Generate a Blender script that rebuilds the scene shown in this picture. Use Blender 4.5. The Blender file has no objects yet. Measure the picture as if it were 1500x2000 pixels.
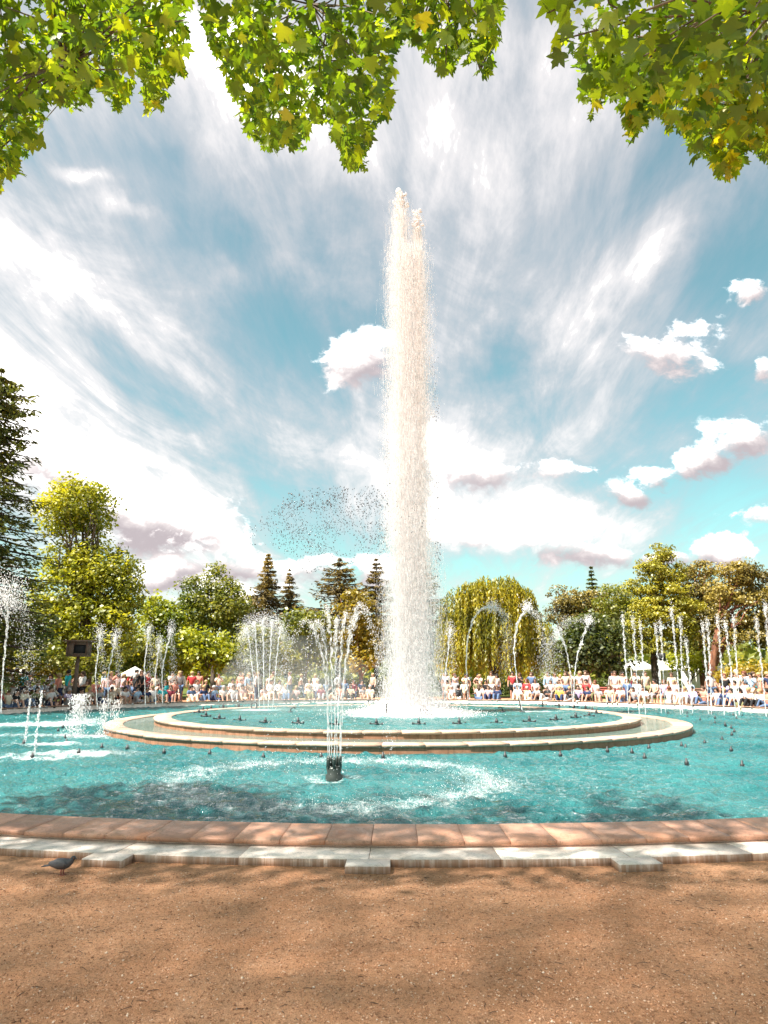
import bpy, math, random
import numpy as np
from mathutils import Vector, Matrix, Euler

random.seed(7)
RNG = np.random.default_rng(7)
SC = bpy.context.scene
COL = SC.collection
PI = math.pi

# ------------------------------------------------------------------ camera, light, sky, exposure
F_PX, HORIZON, CAM_H = 1300.0, 1321.0, 1.5
TH = math.atan((HORIZON - 1000) / F_PX)
CT, ST = math.cos(TH), math.sin(TH)

cam_data = bpy.data.cameras.new('camera')
cam_data.sensor_fit = 'VERTICAL'
cam_data.sensor_height = 36.0
cam_data.lens = 36.0 * F_PX / 2000.0
cam_data.clip_end = 3000
cam = bpy.data.objects.new('camera', cam_data)
COL.objects.link(cam)
cam.location = (0, 0, CAM_H)
cam.rotation_euler = (PI / 2 + TH, 0, 0)
SC.camera = cam

SUN_VEC = Vector((-0.44, -0.32, 0.84)).normalized()      # towards the sun: high, from the left
sun_data = bpy.data.lights.new('sun', 'SUN')
sun_data.energy = 2.3
sun_data.angle = math.radians(1.0)
sun_data.color = (1.0, 0.93, 0.83)
sun = bpy.data.objects.new('sun', sun_data)
COL.objects.link(sun)
sun.rotation_euler = SUN_VEC.to_track_quat('Z', 'Y').to_euler()
sun.location = (-20, 0, 40)

SC.view_settings.view_transform = 'Standard'
SC.view_settings.look = 'None'
SC.view_settings.gamma = 1.0
SC.view_settings.use_curve_mapping = False
SC.view_settings.exposure = 2.55
SC.cycles.max_bounces = 10
SC.cycles.diffuse_bounces = 6
SC.cycles.volume_bounces = 7
SC.cycles.volume_step_rate = 2.0
SC.cycles.volume_max_steps = 128
SC.cycles.transparent_max_bounces = 12
SC.cycles.caustics_reflective = False
SC.cycles.caustics_refractive = False


class NT:
    """small helper that wires math nodes as expressions"""
    def __init__(self, tree):
        self.t = tree
        tree.nodes.clear()

    def node(self, kind, **kw):
        n = self.t.nodes.new(kind)
        for k, v in kw.items():
            setattr(n, k, v)
        return n

    def link(self, a, b):
        self.t.links.new(a, b)

    def put(self, sock, v):
        if isinstance(v, bpy.types.NodeSocket):
            self.link(v, sock)
        elif v is not None:
            sock.default_value = v

    def m(self, op, a, b=None, c=None, clamp=False):
        n = self.node('ShaderNodeMath', operation=op, use_clamp=clamp)
        for i, v in enumerate((a, b, c)):
            if v is not None:
                self.put(n.inputs[i], v)
        return n.outputs[0]

    def smooth(self, v, lo, hi, a=0.0, b=1.0):
        n = self.node('ShaderNodeMapRange', interpolation_type='SMOOTHSTEP')
        self.put(n.inputs[0], v)
        for i, x in enumerate((lo, hi, a, b)):
            self.put(n.inputs[i + 1], x)
        return n.outputs[0]

    def mix(self, fac, a, b, blend='MIX'):
        n = self.node('ShaderNodeMix', data_type='RGBA', blend_type=blend)
        self.put(n.inputs[0], fac)
        for s, v in ((n.inputs[6], a), (n.inputs[7], b)):
            self.put(s, v if isinstance(v, bpy.types.NodeSocket) else (*v[:3], 1.0))
        return n.outputs[2]

    def xyz(self, x, y, z=0.0):
        n = self.node('ShaderNodeCombineXYZ')
        for i, v in enumerate((x, y, z)):
            self.put(n.inputs[i], v)
        return n.outputs[0]

    def sep(self, v):
        n = self.node('ShaderNodeSeparateXYZ')
        self.link(v, n.inputs[0])
        return n.outputs[0], n.outputs[1], n.outputs[2]

    def noise(self, vec, scale, detail=4.0, rough=0.55, dist=0.0, lac=2.0, out=0):
        n = self.node('ShaderNodeTexNoise')
        if vec is not None:
            self.link(vec, n.inputs['Vector'])
        n.inputs['Scale'].default_value = scale
        n.inputs['Detail'].default_value = detail
        n.inputs['Roughness'].default_value = rough
        n.inputs['Lacunarity'].default_value = lac
        n.inputs['Distortion'].default_value = dist
        return n.outputs[out]

    def ramp(self, fac, stops):
        n = self.node('ShaderNodeValToRGB')
        r = n.color_ramp
        while len(r.elements) < len(stops):
            r.elements.new(0.5)
        for e, (p, c) in zip(r.elements, stops):
            e.position = p
            e.color = (*c, 1.0)
        self.put(n.inputs[0], fac)
        return n.outputs[0]

    def blob(self, x, y, cx, cy, rx, ry, ang=0.0):
        """exp(-q) for a turned ellipse"""
        dx = self.m('SUBTRACT', x, cx)
        dy = self.m('SUBTRACT', y, cy)
        if ang:
            c, s = math.cos(ang), math.sin(ang)
            u = self.m('MULTIPLY_ADD', dx, c / rx, self.m('MULTIPLY', dy, s / rx))
            v = self.m('MULTIPLY_ADD', dx, -s / ry, self.m('MULTIPLY', dy, c / ry))
        else:
            u = self.m('MULTIPLY', dx, 1 / rx)
            v = self.m('MULTIPLY', dy, 1 / ry)
        q = self.m('MULTIPLY_ADD', u, u, self.m('MULTIPLY', v, v))
        return self.m('EXPONENT', self.m('MULTIPLY', q, -1.0)), v


def gno(px, py):
    """direction of a point of the photograph as (x/y, z/y)"""
    xp, vp = (px - 750) / F_PX, (1000 - py) / F_PX
    dy = CT - ST * vp
    return xp / dy, (ST + CT * vp) / dy


world = bpy.data.worlds.new('World')
SC.world = world
world.use_nodes = True
w = NT(world.node_tree)
tc = w.node('ShaderNodeTexCoord')
dx, dy, dz = w.sep(tc.outputs['Generated'])
sky = w.node('ShaderNodeTexSky', sky_type='NISHITA', sun_disc=False)
sky.sun_elevation = math.asin(SUN_VEC.z)
sky.sun_rotation = math.atan2(SUN_VEC.x, SUN_VEC.y)
sky.air_density = 1.0
sky.dust_density = 0.6
sky.ozone_density = 1.5
sky_col = w.mix(1.0, sky.outputs[0], (0.66, 0.90, 0.62), 'MULTIPLY')
# the high thin cloud lies in a flat layer, combed along one direction
zz = w.m('ADD', w.m('MAXIMUM', dz, 0.0), 0.10)
pxw, pyw = w.m('DIVIDE', dx, zz), w.m('DIVIDE', dy, zz)
streak = w.noise(w.xyz(w.m('MULTIPLY_ADD', pyw, -0.10, w.m('MULTIPLY', pxw, 1.25)), w.m('MULTIPLY', pyw, 0.26)), 1.0, 9.0, 0.62, 0.9)
mid_n = w.noise(w.xyz(w.m('MULTIPLY_ADD', pyw, -0.5, w.m('MULTIPLY', pxw, 3.0)), w.m('MULTIPLY', pyw, 0.95), 7.7), 1.0, 8.0, 0.64, 1.3)
fine = w.noise(w.xyz(w.m('MULTIPLY', pxw, 6.0), w.m('MULTIPLY', pyw, 1.6), 3.1), 1.0, 8.0, 0.66, 0.5)
# directions across the part of the sky ahead
fwd = w.smooth(dy, 0.02, 0.3)
dys = w.m('MAXIMUM', dy, 0.05)
gx0, gz0 = w.m('DIVIDE', dx, dys), w.m('DIVIDE', dz, dys)
wn = w.node('ShaderNodeTexNoise')
w.link(w.xyz(gx0, gz0), wn.inputs['Vector'])
wn.inputs['Scale'].default_value = 5.0
wn.inputs['Detail'].default_value = 7.0
wn.inputs['Roughness'].default_value = 0.6
wr, wg, wb = w.sep(wn.outputs['Color'])
gx = w.m('MULTIPLY_ADD', w.m('SUBTRACT', wr, 0.5), 0.16, gx0)
gz = w.m('MULTIPLY_ADD', w.m('SUBTRACT', wg, 0.5), 0.10, gz0)
S = 1 / F_PX
CIRRUS = [  # px, py, rx, ry, slope (degrees, down to the right), amount
    (180, 930, 330, 70, 28, .42), (380, 1010, 110, 60, 15, .25), (120, 540, 260, 60, 38, .24), (40, 720, 240, 55, 35, .28),
    (560, 170, 330, 120, 38, .28), (900, 330, 280, 260, 0, .13), (330, 60, 120, 90, 30, .2), (700, 60, 400, 80, 0, .12), (1170, 570, 290, 50, -52, .24),
    (900, 850, 130, 80, 0, .35), (970, 1010, 230, 60, -5, .42), (650, 880, 190, 60, 0, .24), (1120, 150, 160, 220, 0, .12),
    (560, 500, 60, 40, 40, .2), (1050, 860, 170, 70, -20, .12),
    (565, 650, 160, 100, 20, -.34), (400, 440, 160, 80, 30, -.26), (390, 820, 230, 38, 38, -.30), (480, 960, 70, 90, -30, -.30),
    (230, 300, 170, 60, 15, -.22), (150, 335, 60, 14, 10, .28), (250, 400, 70, 22, 28, .26), (455, 530, 50, 34, 40, .26), (985, 710, 70, 55, 0, -.30), (975, 830, 80, 50, -20, -.28), (1400, 980, 190, 110, 0, -.48),
    (1420, 780, 140, 80, 0, -.42), (1420, 500, 200, 120, -45, -.30), (560, 1080, 260, 40, 0, -.36), (930, 1105, 150, 30, 0, -.36), (1330, 330, 120, 70, -40, -.12), (1130, 1035, 330, 55, -4, .34), (330, 1110, 200, 40, 0, .30), (1290, 700, 150, 60, -10, .16), (1380, 880, 170, 60, -20, .22),
    (240, 1090, 90, 30, 0, -.3), (1200, 950, 130, 60, 0, -.18)]
bias = None
for (bx, by, rx, ry, an, am) in CIRRUS:
    cx, cz = gno(bx, by)
    k = 1.0 + 0.25 * max(0, (1000 - by) / 1000)
    e, _ = w.blob(gx, gz, cx, cz, rx * S * k, ry * S * k * 1.1, math.radians(-an))
    bias = w.m('MULTIPLY_ADD', e, am, bias if bias is not None else 0.0)
bias = w.m('MULTIPLY', w.m('MULTIPLY', bias, fwd), 0.78)
raw = w.m('ADD', w.m('MULTIPLY_ADD', streak, 0.85, w.m('MULTIPLY_ADD', mid_n, 0.75, w.m('MULTIPLY', fine, 0.60))), bias)
cir = w.smooth(raw, 0.57, 1.50)
lowhaze = w.smooth(dz, 0.0, 0.16, 0.30, 0.0)
cir = w.m('MAXIMUM', cir, lowhaze)
cir_col = w.ramp(cir, [(0.0, (0.32, 0.38, 0.46)), (0.35, (0.46, 0.445, 0.50)), (0.65, (0.60, 0.56, 0.58)), (0.86, (0.80, 0.75, 0.745)), (1.0, (2.6, 2.45, 2.35))])
CUMULUS = [  # px, py, rx, ry, slope, amount, depth of the grey underside
    (705, 700, 62, 44, -6, 1.0), (1440, 862, 66, 32, -18, 1.0), (1365, 905, 66, 26, -22, .9), (1300, 935, 40, 26, 0, .9), (1240, 968, 44, 20, 10, .95),
    (1300, 690, 78, 40, 15, .80), (1350, 645, 60, 20, -8, .6), (1465, 575, 36, 24, -20, .8), (1490, 725, 22, 20, 0, .8),
    (930, 925, 66, 32, 10, .8), (1060, 925, 90, 18, 0, .6), (310, 1030, 130, 42, 8, 1.0), (150, 930, 120, 46, 25, .9), (415, 1045, 60, 26, 0, .8),
    (1405, 1085, 48, 30, 0, 1.0), (1290, 1090, 60, 22, 0, .8), (335, 1132, 70, 26, -15, 1.0), (470, 1118, 48, 26, 0, 1.0),
    (1000, 1052, 150, 20, 0, .7), (1150, 1080, 110, 22, 0, .8), (1480, 1005, 46, 14, 0, .6),
    (620, 1120, 60, 30, 0, .8), (730, 1120, 50, 36, 0, .7)]
puff = w.noise(w.xyz(gx0, w.m('MULTIPLY', gz0, 1.3), 1.7), 15.0, 10.0, 0.62, 0.2)
gx2 = w.m('MULTIPLY_ADD', w.m('SUBTRACT', wr, 0.5), 0.08, gx0)
gz2 = w.m('MULTIPLY_ADD', w.m('SUBTRACT', wb, 0.5), 0.05, gz0)
cum, und = None, None
for (bx, by, rx, ry, an, am) in CUMULUS:
    cx, cz = gno(bx, by)
    e, v = w.blob(gx2, gz2, cx, cz, rx * S * 1.5, ry * S * 1.6, math.radians(-an))
    e = w.m('MULTIPLY', e, am)
    u = w.m('MULTIPLY', e, v)
    cum = w.m('MAXIMUM', cum, e) if cum is not None else e
    und = w.m('ADD', und, u) if und is not None else u
cum = w.m('MULTIPLY', cum, fwd)
cden = w.smooth(w.m('MULTIPLY_ADD', w.m('SUBTRACT', puff, 0.5), 2.0, cum), 0.38, 0.80)
cden = w.m('MULTIPLY', cden, w.smooth(cum, 0.02, 0.25))
light = w.smooth(w.m('MULTIPLY_ADD', w.m('SUBTRACT', puff, 0.5), 1.6, und), -0.42, 0.30)
cum_col = w.ramp(light, [(0.0, (0.44, 0.39, 0.41)), (0.45, (0.66, 0.60, 0.60)), (0.75, (0.95, 0.88, 0.86)), (1.0, (2.6, 2.45, 2.35))])
CLOUD = 0.235
bg_sky = w.node('ShaderNodeBackground')
w.link(sky_col, bg_sky.inputs[0])
bg_sky.inputs[1].default_value = 0.05
bg_cir = w.node('ShaderNodeBackground')
w.link(cir_col, bg_cir.inputs[0])
bg_cir.inputs[1].default_value = CLOUD
bg_cum = w.node('ShaderNodeBackground')
w.link(cum_col, bg_cum.inputs[0])
bg_cum.inputs[1].default_value = CLOUD
m1 = w.node('ShaderNodeMixShader')
w.link(w.m('MULTIPLY', cir, 0.97, clamp=True), m1.inputs[0])
w.link(bg_sky.outputs[0], m1.inputs[1])
w.link(bg_cir.outputs[0], m1.inputs[2])
m2 = w.node('ShaderNodeMixShader')
w.link(cden, m2.inputs[0])
w.link(m1.outputs[0], m2.inputs[1])
w.link(bg_cum.outputs[0], m2.inputs[2])
wo = w.node('ShaderNodeOutputWorld')
w.link(m2.outputs[0], wo.inputs[0])
world.cycles.sampling_method = 'MANUAL'
world.cycles.sample_map_resolution = 512


# ------------------------------------------------------------------ helpers
def ray(px, py):
    xp, vp = (px - 750) / F_PX, (1000 - py) / F_PX
    return np.array([xp, CT - ST * vp, ST + CT * vp])


def on_plane(px, py, z):
    """the point of the level z that the photograph shows at this pixel"""
    d = ray(px, py)
    t = (z - CAM_H) / d[2]
    return np.array([d[0] * t, d[1] * t, z])


def at(px, py, y):
    d = ray(px, py)
    t = y / d[1]
    return np.array([d[0] * t, y, CAM_H + d[2] * t])


def mpp(py, y):
    """metres for one pixel at distance y"""
    return y / ray(750, py)[1] / F_PX


def project(P):
    X, Y, Z = P[:, 0], P[:, 1], P[:, 2] - CAM_H
    d = Y * CT + Z * ST
    u = Z * CT - Y * ST
    d = np.where(np.abs(d) < 1e-6, 1e-6, d)
    return 750 + F_PX * X / d, 1000 - F_PX * u / d, d


def mesh_np(name, V, faces, mats=(), smooth=False):
    """V (n,3); faces: list of (k, m) int arrays, or one array"""
    V = np.asarray(V, dtype=np.float32)
    if isinstance(faces, np.ndarray):
        faces = [faces]
    me = bpy.data.meshes.new(name)
    me.vertices.add(len(V))
    me.vertices.foreach_set('co', V.ravel())
    loops = np.concatenate([f.ravel() for f in faces]).astype(np.int32)
    sizes = np.concatenate([np.full(len(f), f.shape[1], dtype=np.int32) for f in faces])
    starts = np.concatenate([[0], np.cumsum(sizes)[:-1]]).astype(np.int32)
    me.loops.add(len(loops))
    me.loops.foreach_set('vertex_index', loops)
    me.polygons.add(len(sizes))
    me.polygons.foreach_set('loop_start', starts)
    me.polygons.foreach_set('loop_total', sizes)
    if smooth:
        me.polygons.foreach_set('use_smooth', np.ones(len(sizes), dtype=bool))
    for m in mats:
        me.materials.append(m)
    me.update(calc_edges=True)
    me.validate()
    return me


class MB:
    """collects simple solids into one mesh"""
    def __init__(self):
        self.V, self.F3, self.F4, self.n = [], [], [], 0

    def add(self, V, F):
        F = np.asarray(F, dtype=np.int64) + self.n
        self.V.append(np.asarray(V, dtype=float))
        (self.F3 if F.shape[1] == 3 else self.F4).append(F)
        self.n += len(V)

    def box(self, c, s, rz=0.0, taper=1.0):
        x, y, z = s[0] / 2, s[1] / 2, s[2] / 2
        v = np.array([(-x, -y, -z), (x, -y, -z), (x, y, -z), (-x, y, -z), (-x * taper, -y * taper, z), (x * taper, -y * taper, z), (x * taper, y * taper, z), (-x * taper, y * taper, z)])
        if rz:
            cs, sn = math.cos(rz), math.sin(rz)
            v = np.stack([v[:, 0] * cs - v[:, 1] * sn, v[:, 0] * sn + v[:, 1] * cs, v[:, 2]], 1)
        self.add(v + np.asarray(c), [(0, 3, 2, 1), (4, 5, 6, 7), (0, 1, 5, 4), (1, 2, 6, 5), (2, 3, 7, 6), (3, 0, 4, 7)])
        return self

    def tube(self, pts, rad, seg=8, cap=True):
        pts = np.asarray(pts, dtype=float)
        n = len(pts)
        rad = np.broadcast_to(np.asarray(rad, dtype=float), (n,))
        tan = np.gradient(pts, axis=0)
        tan /= np.linalg.norm(tan, axis=1, keepdims=True) + 1e-9
        ref = np.array([0, 0, 1.0]) if abs(tan[0][2]) < 0.9 else np.array([1.0, 0, 0])
        rings = []
        for i in range(n):
            a = np.cross(tan[i], ref)
            a /= np.linalg.norm(a) + 1e-9
            b = np.cross(tan[i], a)
            ref = np.cross(a, tan[i])
            t = np.linspace(0, 2 * PI, seg, endpoint=False)
            rings.append(pts[i] + rad[i] * (np.cos(t)[:, None] * a + np.sin(t)[:, None] * b))
        V = np.concatenate(rings)
        i, j = np.meshgrid(np.arange(n - 1), np.arange(seg), indexing='ij')
        k = (j + 1) % seg
        F = np.stack([i * seg + j, (i + 1) * seg + j, (i + 1) * seg + k, i * seg + k], -1).reshape(-1, 4)
        base = self.n
        self.add(V, F)
        if cap:
            for r, flip in ((0, False), (n - 1, True)):
                self.V.append(pts[r][None])
                c = self.n
                self.n += 1
                q = base + r * seg + np.arange(seg)
                q2 = np.roll(q, -1)
                self.F3.append(np.stack([np.full(seg, c), q2, q] if flip else [np.full(seg, c), q, q2], 1))
        return self

    def ball(self, c, r, seg=8, rings=6):
        r = np.broadcast_to(np.asarray(r, dtype=float), (3,))
        V = []
        for i in range(rings + 1):
            ph = PI * i / rings
            for j in range(seg):
                t = 2 * PI * j / seg
                V.append((math.sin(ph) * math.cos(t), math.sin(ph) * math.sin(t), math.cos(ph)))
        V = np.array(V) * r + np.asarray(c)
        F = [(i * seg + j, (i + 1) * seg + j, (i + 1) * seg + (j + 1) % seg, i * seg + (j + 1) % seg) for i in range(rings) for j in range(seg)]
        self.add(V, F)
        return self

    def mesh(self, name, mats, smooth=False):
        V = np.concatenate(self.V)
        f = []
        if self.F4:
            f.append(np.concatenate(self.F4))
        if self.F3:
            f.append(np.concatenate(self.F3))
        return mesh_np(name, V, f, mats if isinstance(mats, (list, tuple)) else [mats], smooth)


def link(name, data, parent=None, loc=None, rz=None):
    o = bpy.data.objects.new(name, data)
    COL.objects.link(o)
    if parent is not None:
        o.parent = parent
    if loc is not None:
        o.location = loc
    if rz is not None:
        o.rotation_euler = (0, 0, rz)
    return o


def tag(o, label=None, cat=None, group=None, kind=None):
    if label:
        o['label'] = label
    if cat:
        o['category'] = cat
    if group:
        o['group'] = group
    if kind:
        o['kind'] = kind
    return o


def thing(name, label, cat, loc=(0, 0, 0), rz=0.0, group=None):
    return tag(link(name, None, None, loc, rz), label, cat, group)


# ------------------------------------------------------------------ materials
def mat(name):
    m = bpy.data.materials.new(name)
    m.use_nodes = True
    return m, NT(m.node_tree)


def principled(n, col, rough=0.6, normal=None, spec=0.5, metal=0.0):
    p = n.node('ShaderNodeBsdfPrincipled')
    n.put(p.inputs['Base Color'], col if isinstance(col, bpy.types.NodeSocket) else (*col, 1.0))
    n.put(p.inputs['Roughness'], rough)
    p.inputs['Specular IOR Level'].default_value = spec
    p.inputs['Metallic'].default_value = metal
    if normal is not None:
        n.link(normal, p.inputs['Normal'])
    return p.outputs[0]


def finish(n, sh):
    o = n.node('ShaderNodeOutputMaterial')
    n.link(sh, o.inputs[0])


def bump(n, h, strength, dist, base=None):
    b = n.node('ShaderNodeBump')
    n.put(b.inputs['Strength'], strength)
    b.inputs['Distance'].default_value = dist
    n.link(h, b.inputs['Height'])
    if base is not None:
        n.link(base, b.inputs['Normal'])
    return b.outputs[0]


def geo_pos(n):
    return n.node('ShaderNodeNewGeometry').outputs['Position']


def simple(name, c, rough=0.6, var=0.15, scale=8.0, metal=0.0, spec=0.4):
    m, n = mat(name)
    tcn = n.node('ShaderNodeTexCoord').outputs['Object']
    v = n.noise(tcn, scale, 6, 0.6)
    col = n.mix(v, [x * (1 - var * 1.6) for x in c], [min(1, x * (1 + var * 1.2)) for x in c])
    nb = bump(n, v, 0.25, 0.01)
    finish(n, principled(n, col, rough, nb, spec, metal))
    return m


def leaf_mat(name, cols, trans=0.45, patch=0.25, gloss=0.25):
    """cols: three leaf colours, dark to light; each leaf takes its own, whole boughs drift"""
    m, n = mat(name)
    g = n.node('ShaderNodeNewGeometry')
    r = g.outputs['Random Per Island']
    pn = n.noise(g.outputs['Position'], patch, 3, 0.5)
    f = n.m('MULTIPLY_ADD', n.m('SUBTRACT', pn, 0.5), 1.8, n.m('MULTIPLY_ADD', r, 0.75, 0.12), clamp=True)
    col = n.ramp(f, [(0.0, cols[0]), (0.5, cols[1]), (1.0, cols[2])])
    d = n.node('ShaderNodeBsdfDiffuse')
    n.link(col, d.inputs[0])
    t = n.node('ShaderNodeBsdfTranslucent')
    n.link(n.mix(1.0, col, (1.6, 1.5, 0.7), 'MULTIPLY'), t.inputs[0])
    mx = n.node('ShaderNodeMixShader')
    mx.inputs[0].default_value = trans
    n.link(d.outputs[0], mx.inputs[1])
    n.link(t.outputs[0], mx.inputs[2])
    gl = n.node('ShaderNodeBsdfGlossy')
    gl.inputs['Roughness'].default_value = 0.45
    m2_ = n.node('ShaderNodeMixShader')
    m2_.inputs[0].default_value = 0.05 * gloss / 0.25
    n.link(mx.outputs[0], m2_.inputs[1])
    n.link(gl.outputs[0], m2_.inputs[2])
    finish(n, m2_.outputs[0])
    return m


def bark_mat(name, c1, c2):
    m, n = mat(name)
    p = geo_pos(n)
    x, y, z = n.sep(p)
    v = n.noise(n.xyz(n.m('MULTIPLY', x, 6.0), n.m('MULTIPLY', y, 6.0), n.m('MULTIPLY', z, 1.2)), 1.0, 6, 0.65)
    nb = bump(n, v, 0.6, 0.05)
    finish(n, principled(n, n.mix(n.smooth(v, 0.35, 0.65), c1, c2), 0.9, nb, 0.2))
    return m


def stone_mat(name, base, dark, light, streaks=0.0, face=False, wet=0.0):
    """travertine: each slab (object) has its own tone, pores and veins"""
    m, n = mat(name)
    oi = n.node('ShaderNodeObjectInfo')
    rnd = oi.outputs['Random']
    tco = n.node('ShaderNodeTexCoord').outputs['Object']
    off = n.node('ShaderNodeVectorMath', operation='ADD')
    n.link(tco, off.inputs[0])
    n.link(n.xyz(n.m('MULTIPLY', rnd, 37.0), n.m('MULTIPLY', rnd, 11.0), rnd), off.inputs[1])
    vec = off.outputs[0]
    big = n.noise(vec, 3.5, 5, 0.6, 0.6)
    veins = n.noise(vec, 7.0, 8, 0.7, 1.2)
    pores = n.noise(vec, 55.0, 4, 0.7)
    col = n.mix(n.smooth(big, 0.3, 0.7), dark, light)
    col = n.mix(n.m('MULTIPLY', n.smooth(rnd, 0.0, 1.0), 0.75), col, base)
    col = n.mix(n.m('MULTIPLY', n.smooth(n.m('ABSOLUTE', n.m('SUBTRACT', veins, 0.5)), 0.022, 0.0), 0.75), col, [c * 0.45 for c in base])
    col = n.mix(n.m('MULTIPLY', n.smooth(pores, 0.60, 0.72), 0.5), col, [c * 0.4 for c in base])
    tone = n.m('MULTIPLY_ADD', n.m('FRACT', n.m('MULTIPLY', rnd, 17.0)), 0.5, 0.80)
    hsv = n.node('ShaderNodeHueSaturation')
    n.link(col, hsv.inputs['Color'])
    n.link(tone, hsv.inputs['Value'])
    col = hsv.outputs[0]
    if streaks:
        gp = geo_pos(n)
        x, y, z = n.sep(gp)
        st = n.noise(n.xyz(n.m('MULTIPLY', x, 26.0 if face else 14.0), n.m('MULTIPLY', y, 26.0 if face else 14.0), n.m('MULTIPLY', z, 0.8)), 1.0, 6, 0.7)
        streak_shade = n.m('MULTIPLY', n.smooth(st, 0.18 if face else 0.50, 0.60 if face else 0.62), streaks)
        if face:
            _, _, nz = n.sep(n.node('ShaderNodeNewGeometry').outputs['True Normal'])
            streak_shade = n.m('MULTIPLY', streak_shade, n.smooth(n.m('ABSOLUTE', nz), 0.8, 0.3))
        col = n.mix(streak_shade, col, (0.33, 0.19, 0.115) if face else (0.17, 0.09, 0.05))  # on upright faces the brown also paints in shade, beyond the real streaks
    nb = bump(n, pores, 0.4, 0.002)
    finish(n, principled(n, col, n.smooth(veins, 0.3, 0.7, 0.5 - wet, 0.75 - wet), nb, 0.4 + wet))
    return m


M_COPING = stone_mat('rose_travertine', (0.52, 0.28, 0.19), (0.46, 0.205, 0.11), (0.60, 0.36, 0.26), wet=.12)
M_STEP = stone_mat('pale_travertine', (0.85, 0.74, 0.66), (0.78, 0.65, 0.56), (0.84, 0.78, 0.72), streaks=0.92, face=True, wet=.2)  # fronts: streaks spread nearly full, so their shade is in the colour
M_TIER = stone_mat('wet_travertine', (0.50, 0.345, 0.26), (0.43, 0.27, 0.185), (0.60, 0.45, 0.36))
M_WALL = stone_mat('basin_travertine', (0.30, 0.145, 0.085), (0.21, 0.09, 0.048), (0.38, 0.20, 0.125), streaks=0.75)
M_PALEWALL = stone_mat('pale_basin_wall', (0.72, 0.60, 0.52), (0.66, 0.52, 0.43), (0.80, 0.70, 0.62))
M_BLACK = simple('black_iron', (0.022, 0.024, 0.026), 0.45, 0.2, 20, spec=0.5)
M_GREENIRON = simple('wet_bronze', (0.05, 0.06, 0.055), 0.35, 0.3, 14, metal=0.3)
M_WOOD = simple('weathered_wood', (0.15, 0.095, 0.07), 0.8, 0.35, 12)
M_WOODROOF = simple('roof_board', (0.19, 0.12, 0.09), 0.8, 0.3, 10)
M_GRILLE = simple('speaker_cloth', (0.02, 0.02, 0.022), 0.85, 0.2, 60)
M_CANVAS = simple('white_canvas', (0.78, 0.76, 0.72), 0.8, 0.06, 3)
M_WHITE = simple('white_paint', (0.78, 0.77, 0.75), 0.5, 0.06, 2)
M_REDWOOD = simple('red_slats', (0.36, 0.085, 0.06), 0.6, 0.25, 9)
M_METAL = simple('grey_metal', (0.25, 0.25, 0.26), 0.4, 0.15, 12, metal=0.7)

M_BARK = bark_mat('grey_bark', (0.07, 0.05, 0.04), (0.17, 0.13, 0.10))
M_BARK_RED = bark_mat('red_pine_bark', (0.10, 0.045, 0.03), (0.27, 0.12, 0.07))
M_BARK_DARK = bark_mat('dark_bark', (0.035, 0.027, 0.022), (0.09, 0.065, 0.05))


def ground_mat():
    m, n = mat('orange_sand')
    p = geo_pos(n)
    big = n.noise(p, 0.55, 4, 0.55, 0.4)
    mid = n.noise(p, 5.0, 5, 0.65)
    grain = n.noise(p, 48.0, 7, 0.80)
    vor = n.node('ShaderNodeTexVoronoi')
    n.link(p, vor.inputs['Vector'])
    vor.inputs['Scale'].default_value = 120.0
    col = n.mix(n.smooth(big, 0.3, 0.7), (0.60, 0.295, 0.155), (0.70, 0.385, 0.22))
    col = n.mix(n.m('MULTIPLY', n.smooth(mid, 0.42, 0.68), 0.5), col, (0.58, 0.35, 0.22))
    col = n.mix(n.m('MULTIPLY', n.smooth(grain, 0.50, 0.63), 0.75), col, (0.20, 0.095, 0.05))
    col = n.mix(n.m('MULTIPLY', n.smooth(grain, 0.44, 0.32), 0.6), col, (0.68, 0.46, 0.32))
    clot = n.noise(p, 20.0, 8, 0.82, 0.6)
    col = n.mix(n.m('MULTIPLY', n.smooth(clot, 0.50, 0.62), 0.55), col, (0.24, 0.115, 0.06))
    col = n.mix(n.m('MULTIPLY', n.smooth(clot, 0.46, 0.36), 0.35), col, (0.74, 0.46, 0.30))
    h = n.m('ADD', n.m('MULTIPLY', vor.outputs['Distance'], 0.5), n.m('MULTIPLY_ADD', clot, 0.8, grain))
    nb = bump(n, h, 1.0, 0.022)
    nb = bump(n, mid, 0.35, 0.03, nb)
    finish(n, principled(n, col, 0.95, nb, 0.15))
    return m


def pebble_mat():
    m, n = mat('sand_pebbles')
    r = n.node('ShaderNodeNewGeometry').outputs['Random Per Island']
    col = n.ramp(r, [(0.0, (0.17, 0.085, 0.05)), (0.25, (0.36, 0.18, 0.10)), (0.5, (0.56, 0.29, 0.16)), (0.9, (0.66, 0.42, 0.28)), (1.0, (0.78, 0.65, 0.52))])
    finish(n, principled(n, col, 0.9, None, 0.2))
    return m


M_GROUND = ground_mat()
M_PEBBLE = pebble_mat()


def grass_mat():
    m, n = mat('park_grass')
    p = geo_pos(n)
    v = n.noise(p, 2.0, 6, 0.65)
    f = n.noise(p, 30.0, 4, 0.7)
    col = n.mix(n.smooth(v, 0.3, 0.7), (0.05, 0.085, 0.015), (0.13, 0.15, 0.03))
    col = n.mix(n.m('MULTIPLY', n.smooth(f, 0.4, 0.7), 0.4), col, (0.17, 0.17, 0.05))
    finish(n, principled(n, col, 0.9, bump(n, f, 0.8, 0.05), 0.2))
    return m


M_GRASS = grass_mat()

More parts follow.
